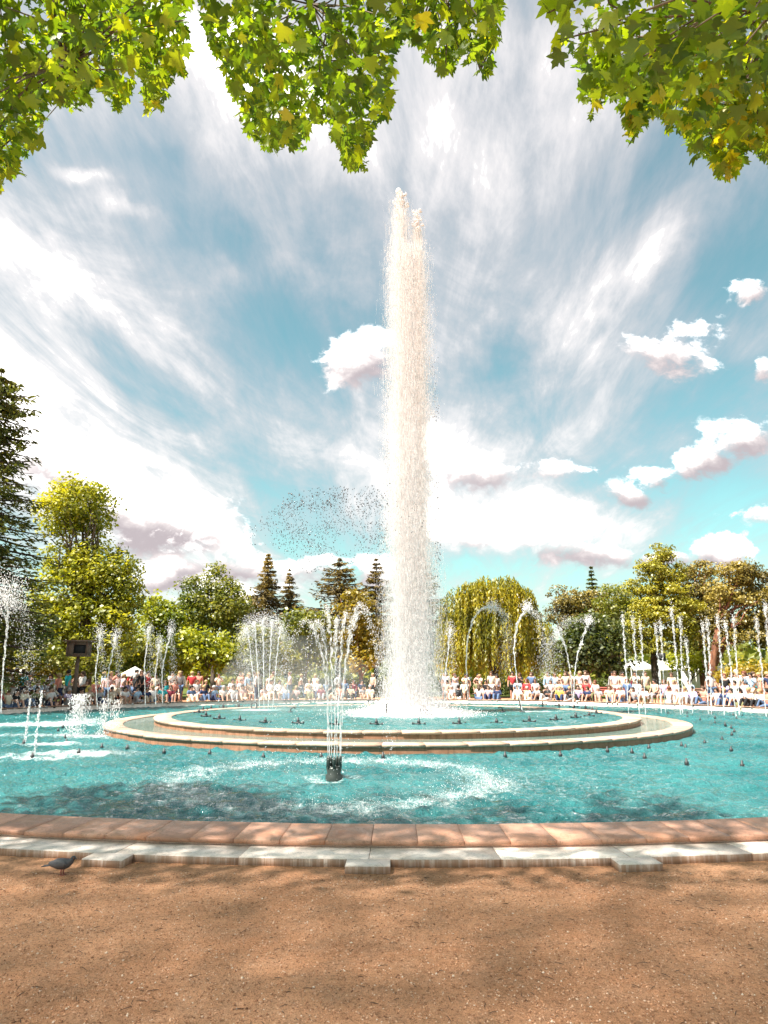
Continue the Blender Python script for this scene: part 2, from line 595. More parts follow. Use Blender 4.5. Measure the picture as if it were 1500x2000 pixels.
# ------------------------------------------------------------------ fountain plan
CX, CY = 0.42, 24.70
R0, Z_LIP, Z_OUT, Z_STEP = 17.91, 0.150, 0.118, 0.064
R_COP, R_STEP, R_PLAT = 18.44, 18.79, 18.98
Z_WATER = -0.141
R1, Z1, ZW1 = 9.62, 0.075, 0.052
R2, Z2, ZW2 = 8.17, 0.222, 0.170
JX, JY = 0.95, 24.70           # main jet


def foam_nodes(n, p, patches, rings):
    x, y, z = n.sep(p)
    wv = n.node('ShaderNodeTexNoise')
    n.link(p, wv.inputs['Vector'])
    wv.inputs['Scale'].default_value = 1.2
    wv.inputs['Detail'].default_value = 4
    a, b, c = n.sep(wv.outputs['Color'])
    xw = n.m('MULTIPLY_ADD', n.m('SUBTRACT', a, 0.5), 1.2, x)
    yw = n.m('MULTIPLY_ADD', n.m('SUBTRACT', b, 0.5), 1.2, y)
    tot = None
    for (cx, cy, rx, ry, am) in patches:
        e, _ = n.blob(xw, yw, cx, cy, rx, ry)
        tot = n.m('MULTIPLY_ADD', e, am, tot if tot is not None else 0.0)
    for (cx, cy, rr, wd, am) in rings:
        dxx, dyy = n.m('SUBTRACT', xw, cx), n.m('SUBTRACT', yw, cy)
        d = n.m('SQRT', n.m('MULTIPLY_ADD', dxx, dxx, n.m('MULTIPLY', dyy, dyy)))
        q = n.m('MULTIPLY', n.m('SUBTRACT', d, rr), 1 / wd)
        e = n.m('EXPONENT', n.m('MULTIPLY', n.m('MULTIPLY', q, q), -1.0))
        tot = n.m('MULTIPLY_ADD', e, am, tot if tot is not None else 0.0)
    speck = n.noise(p, 26.0, 6, 0.75)
    speck2 = n.noise(p, 4.0, 4, 0.6)
    return n.smooth(n.m('ADD', n.m('MULTIPLY', tot, 0.60), n.m('MULTIPLY_ADD', speck, 1.25, n.m('MULTIPLY', speck2, 0.45))), 1.08, 1.80)


def water_mat(name, deep, pale, patches, rings, wave=1.0):
    m, n = mat(name)
    p = geo_pos(n)
    x, y, z = n.sep(p)
    v = n.xyz(n.m('MULTIPLY', x, 0.75), y, 0.0)
    w1 = n.noise(v, 3.4, 3, 0.55, 0.8)
    w2 = n.noise(v, 9.5, 4, 0.6, 0.6)
    w3 = n.noise(v, 24.0, 3, 0.6, 0.3)
    h = n.m('MULTIPLY_ADD', w1, 0.55, n.m('MULTIPLY_ADD', w2, 0.42, n.m('MULTIPLY', w3, 0.14)))
    nb = bump(n, n.m('MULTIPLY_ADD', w2, 0.42, n.m('MULTIPLY', w3, 0.20)), 1.0, 0.22 * wave)
    foam = foam_nodes(n, p, patches, rings)
    tint = n.noise(p, 0.35, 3, 0.5)
    col = n.mix(n.smooth(tint, 0.35, 0.65), deep, pale)
    sh = principled(n, col, 0.07, nb, 0.5)
    fo = principled(n, (0.86, 0.88, 0.88), 0.7, bump(n, n.noise(p, 30.0, 4, 0.7), 0.6, 0.03), 0.2)
    mx = n.node('ShaderNodeMixShader')
    n.link(foam, mx.inputs[0])
    n.link(sh, mx.inputs[1])
    n.link(fo, mx.inputs[2])
    finish(n, mx.outputs[0])
    return m


def water_spot(px, py, z=Z_WATER):
    q = on_plane(px, py, z)
    return q[0], q[1]


FJ = on_plane(652, 1527, Z_WATER)        # the near jet cluster
patches = []
for (px, py, rx, ry, am) in [(70, 1418, 2.6, 1.2, 1.0), (95, 1457, 1.3, .5, .95), (40, 1487, 1.1, .45, 1.1), (150, 1475, 1.6, .55, 1.0), (190, 1440, 1.4, .9, .85),
                             (160, 1410, 1.2, 2.0, .8), (20, 1440, 1.2, .6, .7), (1330, 1460, 1.4, .8, .35),
                             (1290, 1440, 1.2, 1.0, .35)]:
    q = on_plane(px, py, Z_WATER)
    patches.append((q[0], q[1], rx, ry, am))
M_WATER = water_mat('pool_surface', (0.011, 0.112, 0.118), (0.034, 0.175, 0.178), patches, [(FJ[0], FJ[1], 2.45, 0.66, 0.66), (FJ[0], FJ[1], 0.22, 0.22, 0.6)])
pt2 = [(JX, JY, 2.0, 2.0, 1.4), (JX - 0.3, JY - 1.2, 2.6, 1.0, .5)]
for (px, py, rx, ry, am) in [(500, 1388, 1.3, .8, 1.0), (1050, 1391, 1.2, .5, 1.0), (960, 1384, 1.2, .6, .5), (640, 1388, 1.4, .8, .6), (700, 1380, 2, 1, .6)]:
    q = on_plane(px, py, ZW2)
    pt2.append((q[0], q[1], rx, ry, am))
M_WATER2 = water_mat('upper_surface', (0.018, 0.13, 0.135), (0.04, 0.18, 0.18), pt2, [], 0.7)
M_WATER1 = water_mat('trough_surface', (0.09, 0.15, 0.13), (0.16, 0.22, 0.18), [(CX - 8.6, CY - 1, 1.2, 5, .5)], [], 0.5)


def spray_mat(name, col, trans=0.5, clear=0.0):
    m, n = mat(name)
    d = n.node('ShaderNodeBsdfDiffuse')
    d.inputs[0].default_value = (*col, 1)
    t = n.node('ShaderNodeBsdfTranslucent')
    t.inputs[0].default_value = (*col, 1)
    mx = n.node('ShaderNodeMixShader')
    mx.inputs[0].default_value = trans
    n.link(d.outputs[0], mx.inputs[1])
    n.link(t.outputs[0], mx.inputs[2])
    out = mx.outputs[0]
    if clear:
        tr = n.node('ShaderNodeBsdfTransparent')
        m3 = n.node('ShaderNodeMixShader')
        m3.inputs[0].default_value = clear
        n.link(out, m3.inputs[1])
        n.link(tr.outputs[0], m3.inputs[2])
        out = m3.outputs[0]
    finish(n, out)
    return m


M_SPRAY = spray_mat('white_spray', (0.91, 0.905, 0.91), 0.5)
M_COLUMN = spray_mat('column_water', (0.85, 0.825, 0.825), 0.5)
M_JET = spray_mat('jet_water', (0.92, 0.93, 0.93), 0.5, 0.25)
M_DROP = simple('flying_drops', (0.10, 0.105, 0.12), 0.2, 0.2, 5, spec=0.6)


# ------------------------------------------------------------------ ground, water, basins
def ring_mesh(name, radii, zs, seg, mats, smooth=True, a0=0.0, a1=2 * PI, center=(CX, CY)):
    full = abs(a1 - a0 - 2 * PI) < 1e-6
    t = np.linspace(a0, a1, seg, endpoint=not full)
    n = len(t)
    V = np.concatenate([np.stack([center[0] + r * np.cos(t), center[1] + r * np.sin(t), np.full(n, z)], 1) for r, z in zip(radii, zs)])
    k = n if full else n - 1
    i, j = np.meshgrid(np.arange(len(radii) - 1), np.arange(k), indexing='ij')
    j2 = (j + 1) % n
    F = np.stack([i * n + j, (i + 1) * n + j, (i + 1) * n + j2, i * n + j2], -1).reshape(-1, 4)
    return mesh_np(name, V, F, mats, smooth)


tag(link('ground', ring_mesh('ground', [R_STEP - 0.02, 19.4, 22, 30, 60, 150, 900], [0.0] * 7, 240, [M_GROUND])), 'orange sandy ground around the fountain', 'ground', kind='structure')
tag(link('lawn', ring_mesh('lawn', [27.5, 30, 60, 150, 850], [0.02, 0.03, 0.03, 0.03, 0.03], 180, [M_GRASS], a0=math.radians(-12), a1=math.radians(192))), 'green park lawn under the trees', 'lawn', kind='structure')


def disc(name, r, z, mats, rings=24, seg=240):
    return ring_mesh(name, np.linspace(0.01, r, rings), np.full(rings, z), seg, mats)


def ripple_mesh(name, r_in, r_out, z, dr, amp, mats):
    """a ring of water whose surface is really rippled"""
    rr = np.linspace(r_in, r_out, int((r_out - r_in) / dr) + 1)
    nt = int(2 * PI * r_out / dr)
    t = np.linspace(0, 2 * PI, nt, endpoint=False)
    R_, T_ = np.meshgrid(rr, t, indexing='ij')
    X, Y = CX + R_ * np.cos(T_), CY + R_ * np.sin(T_)
    H = np.zeros_like(X)
    rg = np.random.default_rng(5)
    wx, wy = np.zeros_like(X), np.zeros_like(X)
    for k in range(5):
        a, q = rg.uniform(0, 2 * PI), rg.uniform(.5, 1.4)
        wx += .10 * np.sin(q * (X * math.cos(a) + Y * math.sin(a)) + rg.uniform(0, 6))
        wy += .10 * np.cos(q * (X * math.sin(a) - Y * math.cos(a)) + rg.uniform(0, 6))
    for k in range(46):
        lam = np.exp(rg.uniform(math.log(.17), math.log(.75)))
        a = PI / 2 + rg.normal() * .85
        q = 2 * PI / lam
        s_ = np.sin(q * ((X + wx) * math.cos(a) + (Y + wy) * math.sin(a)) + rg.uniform(0, 6.28))
        H += lam ** .75 * (s_ + .35 * np.abs(s_))
    H *= amp / H.std()
    edge = np.clip((R_ - r_in) / .3, 0, 1) * np.clip((r_out - R_) / .1, 0.3, 1)
    H *= edge
    n0, n1 = R_.shape
    V = np.stack([X, Y, z + H], -1).reshape(-1, 3)
    a, b = np.meshgrid(np.arange(n0 - 1), np.arange(n1), indexing='ij')
    b2 = (b + 1) % n1
    F = np.stack([a * n1 + b, (a + 1) * n1 + b, (a + 1) * n1 + b2, a * n1 + b2], -1).reshape(-1, 4)
    return mesh_np(name, V, F, mats, True)


tag(link('pool_water', ripple_mesh('pool_water', R1 - 0.1, R0 + 0.02, Z_WATER, .060, .021, [M_WATER])), 'turquoise rippled water of the large round pool', 'water', kind='structure')
tag(link('trough_water', ring_mesh('trough_water', np.linspace(R2 - 0.1, R1 - 0.4, 6), [ZW1] * 6, 240, [M_WATER1])), 'shallow pale water between the two inner rims', 'water', kind='structure')
tag(link('upper_water', ripple_mesh('upper_water', .3, R2 - 0.4, ZW2, .10, .012, [M_WATER2])), 'turquoise water of the raised inner basin', 'water', kind='structure')


def arc_slab(name, r0, r1, zt0, zt1, th, ang, m, gap=0.004, segs=4, bev=0.004):
    """a slab of a stone ring, centred on angle 0 about the ring's centre; top slopes from zt0 (inner) to zt1 (outer)"""
    g = gap / ((r0 + r1) / 2)
    t = np.linspace(-ang / 2 + g, ang / 2 - g, segs + 1)
    prof = [(r0, zt0 - th), (r0, zt0 - bev), (r0 + bev, zt0), (r1 - bev, zt1), (r1, zt1 - bev), (r1, zt1 - th)]
    V = []
    for a in t:
        for r, z in prof:
            V.append((r * math.cos(a), r * math.sin(a), z))
    k = len(prof)
    F = []
    for i in range(segs):
        for j in range(k):
            j2 = (j + 1) % k
            F.append((i * k + j, i * k + j2, (i + 1) * k + j2, (i + 1) * k + j))
    V = np.array(V)
    e0 = [(0, 5, 4, 1), (1, 4, 3, 2)]
    b = segs * k
    e1 = [(b + 1, b + 4, b + 5, b), (b + 2, b + 3, b + 4, b + 1)]
    return mesh_np(name, V, np.array(F + e0 + e1), [m])


def ring_of(parent, name, n, meshes, jit=0.0, a_off=0.0, drop=0.0):
    for i in range(n):
        o = link(name, meshes[i % len(meshes)], parent)
        o.rotation_euler = (0, 0, 2 * PI * i / n + a_off)
        o.location = (0, 0, RNG.uniform(-drop, drop))


basin = thing('fountain_basin', 'large round fountain basin with rose stone rim and pale outer step', 'fountain basin', (CX, CY, 0))
link('basin_wall', ring_mesh('basin_wall', [R0 + 0.03, R0 + 0.03, R_COP - 0.04, R_COP - 0.04], [-0.7, Z_LIP - 0.07, Z_LIP - 0.07, 0.0], 240, [M_PALEWALL], center=(0, 0)), basin)
link('basin_floor', ring_mesh('basin_floor', [0.5, R0 + 0.03], [-0.68, -0.68], 120, [M_WATER], center=(0, 0)), basin)
N_COP = 288
ring_of(basin, 'coping_slab', N_COP, [arc_slab('coping_slab', R0 + RNG.uniform(-.004, .004), R_COP + RNG.uniform(-.005, .005), Z_LIP, Z_OUT, 0.036, 2 * PI / N_COP, M_COPING, g) for g in (0.002, 0.003, 0.0035, 0.0025)], a_off=0.004, drop=0.0018)
N_STEP = 110      # two long step slabs, then one projecting block
PA = math.atan2(on_plane(719, 1700, 0)[1] - CY, on_plane(719, 1700, 0)[0] - CX)
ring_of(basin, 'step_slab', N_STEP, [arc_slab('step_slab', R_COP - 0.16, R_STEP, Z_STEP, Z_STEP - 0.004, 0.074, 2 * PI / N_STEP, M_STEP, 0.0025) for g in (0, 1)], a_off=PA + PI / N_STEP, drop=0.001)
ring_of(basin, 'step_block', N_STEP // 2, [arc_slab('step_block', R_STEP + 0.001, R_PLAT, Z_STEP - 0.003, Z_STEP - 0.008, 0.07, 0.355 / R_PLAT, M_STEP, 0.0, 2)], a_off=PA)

lower = thing('lower_basin', 'wider low inner basin ring with pale rim and brown streaked wall', 'fountain basin', (CX, CY, 0))
link('basin_wall', ring_mesh('lower_wall', [R1 - 0.03, R1 - 0.03], [-0.7, Z1 - 0.05], 240, [M_WALL], center=(0, 0)), lower)
link('inner_wall', ring_mesh('inner_wall', [R1 - 0.52, R1 - 0.52], [Z1 - 0.05, -0.4], 200, [M_WALL], center=(0, 0)), lower)
ring_of(lower, 'rim_slab', 64, [arc_slab('rim_slab', R1 - 0.56 + RNG.uniform(-.01, .01), R1 + RNG.uniform(-.012, .012), Z1, Z1, 0.06, 2 * PI / 64, M_TIER, 0.004) for _ in range(5)], drop=0.005)
upper = thing('upper_basin', 'smaller raised inner basin ring holding the tall water column', 'fountain basin', (CX, CY, 0))
link('basin_wall', ring_mesh('upper_wall', [R2 - 0.03, R2 - 0.03], [-0.4, Z2 - 0.05], 240, [M_WALL], center=(0, 0)), upper)
link('inner_wall', ring_mesh('inner_wall', [R2 - 0.50, R2 - 0.50], [Z2 - 0.05, -0.2], 200, [M_WALL], center=(0, 0)), upper)
ring_of(upper, 'rim_slab', 54, [arc_slab('rim_slab', R2 - 0.54 + RNG.uniform(-.01, .01), R2 + RNG.uniform(-.012, .012), Z2, Z2, 0.06, 2 * PI / 54, M_TIER, 0.004) for _ in range(5)], drop=0.004)


# ------------------------------------------------------------------ trees
def cards(P, size, aspect, normals, mat_, name, up=None):
    """one rhombic leaf at each point; normals give facing, long axis random in plane (or along up)"""
    n = len(P)
    N = normals / (np.linalg.norm(normals, axis=1, keepdims=True) + 1e-9)
    A = RNG.normal(size=(n, 3)) if up is None else up
    A = A - (A * N).sum(1, keepdims=True) * N
    A /= np.linalg.norm(A, axis=1, keepdims=True) + 1e-9
    B = np.cross(N, A)
    s = (size * np.ones(n))[:, None]
    a = (aspect * np.ones(n))[:, None]
    fold = N * s * 0.12
    V = np.stack([P - A * s * .5, P + B * s * .5 * a + fold, P + A * s * .5, P - B * s * .5 * a + fold], 1).reshape(-1, 3)
    F = np.arange(n * 4).reshape(n, 4)
    return mesh_np(name, V, F, [mat_])


def rand_dir(n):
    v = RNG.normal(size=(n, 3))
    return v / np.linalg.norm(v, axis=1, keepdims=True)


def crown_points(blobs, n_clump, per, clump_r, flat=1.0, shell=0.55):
    """leaf points gathered in clumps through several ellipsoids"""
    vol = np.array([b[3] * b[4] * b[5] for b in blobs]) ** 0.75
    idx = RNG.choice(len(blobs), n_clump, p=vol / vol.sum())
    B = np.array(blobs)[idx]
    d = rand_dir(n_clump)
    rad = shell + (1 - shell) * RNG.random(n_clump) ** 0.6
    C = B[:, :3] + d * B[:, 3:] * rad[:, None]
    size = clump_r * (0.55 + 0.9 * RNG.random(n_clump))
    k = np.repeat(np.arange(n_clump), per)
    q = rand_dir(len(k)) * (0.35 + 0.65 * RNG.random(len(k))[:, None] ** 0.5)
    q[:, 2] *= flat
    P = C[k] + q * size[k][:, None]
    N = q * 0.8 + rand_dir(len(k)) * 0.7 + np.array([0, 0, 0.5])
    return P, N, C


def limb(mb, a, b, r0, r1, wob=0.1, n=6, seg=7):
    a, b = np.asarray(a, float), np.asarray(b, float)
    t = np.linspace(0, 1, n)[:, None]
    P = a + (b - a) * t
    L = np.linalg.norm(b - a)
    P[1:-1] += RNG.normal(size=(n - 2, 3)) * wob * L * 0.25
    P[:, 2] += (np.sin(t[:, 0] * PI) * 0.05 * L)
    mb.tube(P, r0 + (r1 - r0) * t[:, 0], seg)


def px_blobs(lst, Y, depth=1.0):
    out = []
    for (px, py, rx, ry) in lst:
        c = at(px, py, Y)
        s = mpp(py, Y)
        out.append((c[0], c[1] + RNG.uniform(-.6, .6), c[2], rx * s, rx * s * depth, ry * s))
    return out


def broadleaf(label, px, Y, blobs, mat_, n_clump, per, clump_r, leaf, trunk_r=0.22, bark=None, flat=0.8, shell=0.5, name='broadleaf_tree', group=None, cat='tree', limbs=9, lean=0.0):
    bark = bark or M_BARK
    bx = at(px, 1345, Y)[0]
    root = thing(name, label, cat, (bx, Y, 0), 0, group)
    bl = px_blobs(blobs, Y)
    P, N, C = crown_points(bl, n_clump, per, clump_r, flat, shell)
    off = np.array([bx, Y, 0])
    P = P[P[:, 2] > 0.15] if True else P
    N = N[:len(P)]
    link('crown', cards(P - off, leaf * RNG.uniform(0.6, 1.35, len(P)), 0.62, N, mat_, 'crown'), root)
    top = max(bl, key=lambda b: b[2])
    hi = np.array(top[:3]) - off
    tr = MB()
    pts = np.array([(0, 0, -0.1), (0, 0, 0.15), (lean * .3, 0, hi[2] * .25), (hi[0] * .35 + lean, hi[1] * .3, hi[2] * .55), (hi[0] * .8, hi[1] * .7, hi[2] * .9)])
    tr.tube(pts, [trunk_r * 1.5, trunk_r * 1.05, trunk_r * .85, trunk_r * .55, trunk_r * .15], 9)
    link('trunk', tr.mesh('trunk', bark, True), root)
    for i in range(limbs):
        f = RNG.uniform(0.2, 0.75)
        k = np.interp(f * hi[2] * .9, pts[:, 2], np.arange(5))
        i0 = int(k)
        s = pts[i0] + (pts[min(i0 + 1, 4)] - pts[i0]) * (k - i0)
        b = np.array(bl[i % len(bl)])
        e = b[:3] + rand_dir(1)[0] * b[3:] * 0.7 - off
        lm = MB()
        limb(lm, s, e, trunk_r * .4, 0.03)
        for _ in range(2):
            e2 = b[:3] + rand_dir(1)[0] * b[3:] * 0.9 - off
            limb(lm, s + (e - s) * 0.55, e2, trunk_r * .2, 0.02, n=5, seg=5)
        link('limb', lm.mesh('limb', bark, True), root)
    return root


def conifer(label, apex, base_py, halfw, Y, mat_, whorls, per, droop=0.35, needle=0.34, n_needle=26, name='spruce_tree', group=None, bark=None, power=0.85, bx=None, trunk_r=0.22, sub=True):
    a = at(apex[0], apex[1], Y)
    H = a[2]
    zb = at(apex[0], base_py, Y)[2]
    W = halfw * mpp(base_py, Y)
    root = thing(name, label, 'tree', (a[0], Y, 0), 0, group)
    tr = MB()
    tr.tube([(0, 0, -.1), (0, 0, .3), (0, 0, H * .5), (0, 0, H)], [trunk_r * 1.3, trunk_r, trunk_r * .6, .02], 8)
    link('trunk', tr.mesh('trunk', bark or M_BARK_DARK, True), root)
    PP, NN, UU, SZ = [], [], [], []
    br = MB()
    for i in range(whorls):
        f = (i + RNG.uniform(-.3, .3)) / whorls
        f = min(max(f, 0.0), 1.0)
        z = H - (H - zb) * f
        L0 = W * (0.03 + 0.97 * f ** power)
        for j in range(per):
            L = L0 * RNG.uniform(.62, 1.12)
            t = RNG.uniform(0, 2 * PI)
            s = np.linspace(0, 1, 6)
            out = np.array([math.cos(t), math.sin(t), 0])
            path = out * (L * s)[:, None] + np.array([0, 0, 1.0]) * (z + L * (0.18 * s - droop * s ** 1.5 * (0.7 + .6 * f) + 0.16 * s ** 4))[:, None]
            br.tube(path, np.linspace(.035 + .012 * L, .008, 6), 4, cap=False)
            m_ = max(6, int(n_needle * L / max(W, .1) * 1.2) + 5)
            u = RNG.random(m_) ** 0.8
            idx = u * 5
            i0 = np.minimum(idx.astype(int), 4)
            Q = path[i0] + (path[i0 + 1] - path[i0]) * (idx - i0)[:, None]
            side = np.cross(out, [0, 0, 1])
            spread = (1 - u * .75) * L * .26 + .05
            off = RNG.uniform(-1, 1, m_) * spread
            Q = Q + side * off[:, None]
            Q[:, 2] -= RNG.random(m_) * (.18 + .12 * L) * 0.7 + np.abs(off) * .25
            PP.append(Q)
            NN.append(np.array([0, 0, 1.0]) + rand_dir(m_) * .75)
            UU.append(out + side * (np.sign(off) * .7)[:, None] + np.array([0, 0, -.55]) + rand_dir(m_) * .35)
            SZ.append(needle * RNG.uniform(.6, 1.3, m_))
    link('crown', cards(np.concatenate(PP), np.concatenate(SZ), 0.34, np.concatenate(NN), mat_, 'crown', np.concatenate(UU)), root)
    tag(link('boughs', br.mesh('boughs', bark or M_BARK_DARK), root), kind='stuff')
    return root


L_YEL = leaf_mat('yellow_green_leaf', [(0.104, 0.140, 0.011), (0.295, 0.309, 0.021), (0.504, 0.469, 0.029)])
L_LIME = leaf_mat('lime_leaf', [(0.098, 0.143, 0.010), (0.280, 0.315, 0.017), (0.448, 0.435, 0.022)])
L_MID = leaf_mat('mid_green_leaf', [(0.063, 0.096, 0.014), (0.198, 0.219, 0.030), (0.360, 0.333, 0.060)])
L_DARK = leaf_mat('dark_green_leaf', [(0.031, 0.051, 0.014), (0.085, 0.111, 0.026), (0.170, 0.187, 0.048)])
L_GOLD = leaf_mat('golden_leaf', [(0.117, 0.095, 0.012), (0.273, 0.209, 0.019), (0.442, 0.338, 0.036)])
L_BROWN = leaf_mat('brown_needles', [(0.086, 0.063, 0.026), (0.213, 0.162, 0.065), (0.376, 0.285, 0.122)], trans=0.25)
L_SPRUCE = leaf_mat('dark_spruce', [(0.041, 0.058, 0.016), (0.112, 0.131, 0.029), (0.243, 0.235, 0.046)], trans=0.25)
L_PINEB = leaf_mat('brown_pine', [(0.066, 0.057, 0.017), (0.197, 0.156, 0.036), (0.371, 0.285, 0.056)], trans=0.25)
L_PINEY = leaf_mat('yellow_pine', [(0.101, 0.109, 0.013), (0.276, 0.268, 0.024), (0.497, 0.436, 0.040)], trans=0.3)
L_WILLOW = leaf_mat('willow_leaf', [(0.144, 0.154, 0.013), (0.319, 0.296, 0.021), (0.526, 0.440, 0.040)], patch=0.5)

# left side
conifer('tall dark cedar with drooping layered branches at the left picture edge', (4, 722), 1330, 185, 31.0, L_SPRUCE, 34, 11, droop=.38, needle=.34, n_needle=60, name='cedar_tree', trunk_r=.4, power=.42)
broadleaf('tall yellow-green tree with a narrow upper crown beside the dark cedar', 165, 43.0,
          [(150, 985, 62, 50), (118, 1010, 40, 50), (180, 1010, 32, 40), (120, 1090, 50, 40), (190, 1100, 55, 45), (215, 1150, 52, 70), (130, 1160, 60, 60), (170, 1220, 80, 60), (225, 1240, 45, 55), (95, 1220, 45, 60), (240, 1180, 30, 70), (150, 1280, 60, 30)],
          L_YEL, 460, 60, 0.85, 0.25, trunk_r=.38, limbs=16)
broadleaf('dark shrubby tree under the cedar behind the crowd', 45, 39.0, [(20, 1210, 60, 50), (70, 1240, 50, 50), (40, 1280, 70, 40), (0, 1260, 60, 50)], L_DARK, 150, 34, .6, .28, trunk_r=.15, limbs=5)
broadleaf('green bush below the tall yellow-green tree', 130, 37.5, [(95, 1285, 40, 28), (150, 1300, 40, 22), (60, 1300, 40, 20)], L_MID, 80, 30, .5, .24, trunk_r=.08, limbs=3, name='bush', cat='bush')
broadleaf('small golden tree between the tall yellow tree and the round one', 305, 56.0, [(300, 1195, 28, 36), (328, 1215, 28, 44), (285, 1240, 32, 44), (340, 1250, 24, 34)], L_LIME, 150, 30, .7, .3, trunk_r=.16, limbs=5)
broadleaf('round olive tree with two top lobes left of the spruces', 415, 60.0, [(425, 1135, 32, 30), (378, 1160, 28, 32), (450, 1170, 32, 40), (410, 1190, 55, 40), (465, 1220, 30, 45), (370, 1210, 30, 40)], L_MID, 260, 44, .8, .27, trunk_r=.25, limbs=8)
broadleaf('low bright lime tree in front of the round olive tree', 400, 46.5, [(375, 1262, 38, 30), (420, 1255, 32, 26), (400, 1290, 45, 26), (350, 1290, 25, 25), (440, 1280, 25, 25)], L_LIME, 150, 32, .6, .28, trunk_r=.13, limbs=6)
broadleaf('green bush filling the gap behind the left crowd', 270, 50.0, [(260, 1270, 40, 40), (300, 1290, 35, 28), (230, 1290, 40, 30), (330, 1300, 30, 20)], L_MID, 130, 30, .6, .3, trunk_r=.1, limbs=3, name='bush', cat='bush')
conifer('narrow brownish spruce with the tallest pointed top', (524, 1082), 1260, 76, 62.0, L_BROWN, 26, 10, needle=.40, n_needle=34, power=.95)
conifer('thin small spruce right of the pointed brownish one', (566, 1112), 1260, 58, 64.0, L_BROWN, 22, 9, needle=.36, n_needle=28, power=.95)
broadleaf('green round bushy tree below the thin spruce', 595, 50.0, [(585, 1230, 35, 35), (615, 1215, 28, 28), (570, 1270, 30, 35), (620, 1260, 30, 40), (600, 1290, 40, 25)], L_MID, 150, 30, .65, .3, trunk_r=.14, limbs=5)
broadleaf('pale olive bush behind the fan shaped jet', 510, 48.0, [(500, 1250, 35, 35), (480, 1290, 40, 30), (530, 1280, 30, 35)], L_MID, 110, 30, .6, .28, trunk_r=.1, limbs=4, name='bush', cat='bush')
conifer('broad brown spruce with wide open branches left of the column', (664, 1092), 1270, 120, 56.0, L_BROWN, 18, 9, droop=.26, needle=.42, n_needle=52, trunk_r=.3, power=.74)
conifer('slim dark brown spruce touching the left side of the column', (735, 1092), 1280, 82, 60.0, L_BROWN, 24, 10, needle=.4, n_needle=34, power=.9)
conifer('dark spruce standing behind the column with branch tips at its right', (815, 1075), 1290, 90, 58.0, L_SPRUCE, 20, 9, droop=.3, needle=.42, n_needle=44, trunk_r=.3, power=.7)
broadleaf('orange-brown small tree between the broad spruce and the column', 705, 51.0, [(690, 1190, 34, 36), (715, 1230, 32, 30), (680, 1250, 30, 30), (725, 1270, 28, 30), (705, 1295, 34, 20)], L_GOLD, 130, 28, .6, .28, trunk_r=.16, limbs=5, bark=M_BARK_RED)


def willow(label, px, Y, blobs, bottom, n_str, mat_):
    bx = at(px, 1345, Y)[0]
    root = thing('willow_tree', label, 'tree', (bx, Y, 0))
    bl = np.array(px_blobs(blobs, Y, 0.8))
    PP, NN, UU, SZ = [], [], [], []
    for k in range(n_str):
        b = bl[RNG.integers(len(bl))]
        d = rand_dir(1)[0]
        d[2] = abs(d[2])
        p = b[:3] + d * b[3:] * RNG.uniform(.75, 1.05)
        low = at(px, bottom + RNG.uniform(-70, 8), Y)[2]
        L = max(.8, min((p[2] - low) * RNG.uniform(.45, 1.0), 7.5))
        m_ = int(L * 8) + 4
        s = np.linspace(0, 1, m_)
        drift = np.array([d[0], d[1], 0]) * 0.55
        Q = p + drift * np.sqrt(s)[:, None] * min(1, L / 3) + RNG.normal(size=(m_, 3)) * .05
        Q[:, 2] = p[2] - L * s + .12 * np.sin(s * 3)
        PP.append(Q)
        NN.append(np.array([d[0], d[1], .1]) + rand_dir(m_) * .9)
        UU.append(np.array([0, 0, -1.0]) + rand_dir(m_) * .45)
        SZ.append(RNG.uniform(.22, .42, m_))
    off = np.array([bx, Y, 0])
    link('crown', cards(np.concatenate(PP) - off, np.concatenate(SZ), .30, np.concatenate(NN), mat_, 'crown', np.concatenate(UU)), root)
    tr = MB()
    hi = bl[:, 2].max()
    tr.tube([(0, 0, -.1), (0, 0, .4), (.1, 0, hi * .4), (0, .1, hi * .8)], [.5, .4, .33, .12], 9)
    link('trunk', tr.mesh('trunk', M_BARK_DARK, True), root)
    for b in bl:
        lm = MB()
        limb(lm, (.05, 0, hi * .35), b[:3] - off, .16, .03)
        link('limb', lm.mesh('limb', M_BARK_DARK, True), root)
    return root


willow('golden weeping willow with long hanging strands right of the column', 965, 49.0,
       [(905, 1200, 42, 62), (955, 1165, 40, 40), (1000, 1190, 42, 50), (1040, 1240, 40, 50), (930, 1230, 40, 40), (980, 1240, 60, 45), (1065, 1275, 28, 34), (880, 1240, 24, 45), (1018, 1172, 28, 28), (925, 1165, 32, 32), (982, 1160, 36, 34)], 1338, 1350, L_WILLOW)
broadleaf('dark round pine behind the willow with a brownish crown', 1110, 66.0, [(1100, 1165, 30, 22), (1130, 1180, 36, 30), (1085, 1195, 30, 25), (1160, 1185, 40, 28), (1200, 1180, 34, 35), (1140, 1215, 60, 30)], L_PINEB, 220, 52, .75, .24, trunk_r=.25, flat=.55, name='pine_tree')
conifer('small dark spruce tip rising above the brownish round pine', (1154, 1108), 1230, 36, 70.0, L_SPRUCE, 16, 8, needle=.42, n_needle=20)
broadleaf('dark green dense shrub right of the willow', 1150, 48.0, [(1140, 1260, 48, 50), (1180, 1250, 38, 48), (1115, 1285, 35, 35), (1190, 1290, 38, 30), (1150, 1225, 36, 28)], L_DARK, 240, 32, .6, .28, trunk_r=.14, limbs=5, name='shrub', cat='shrub')
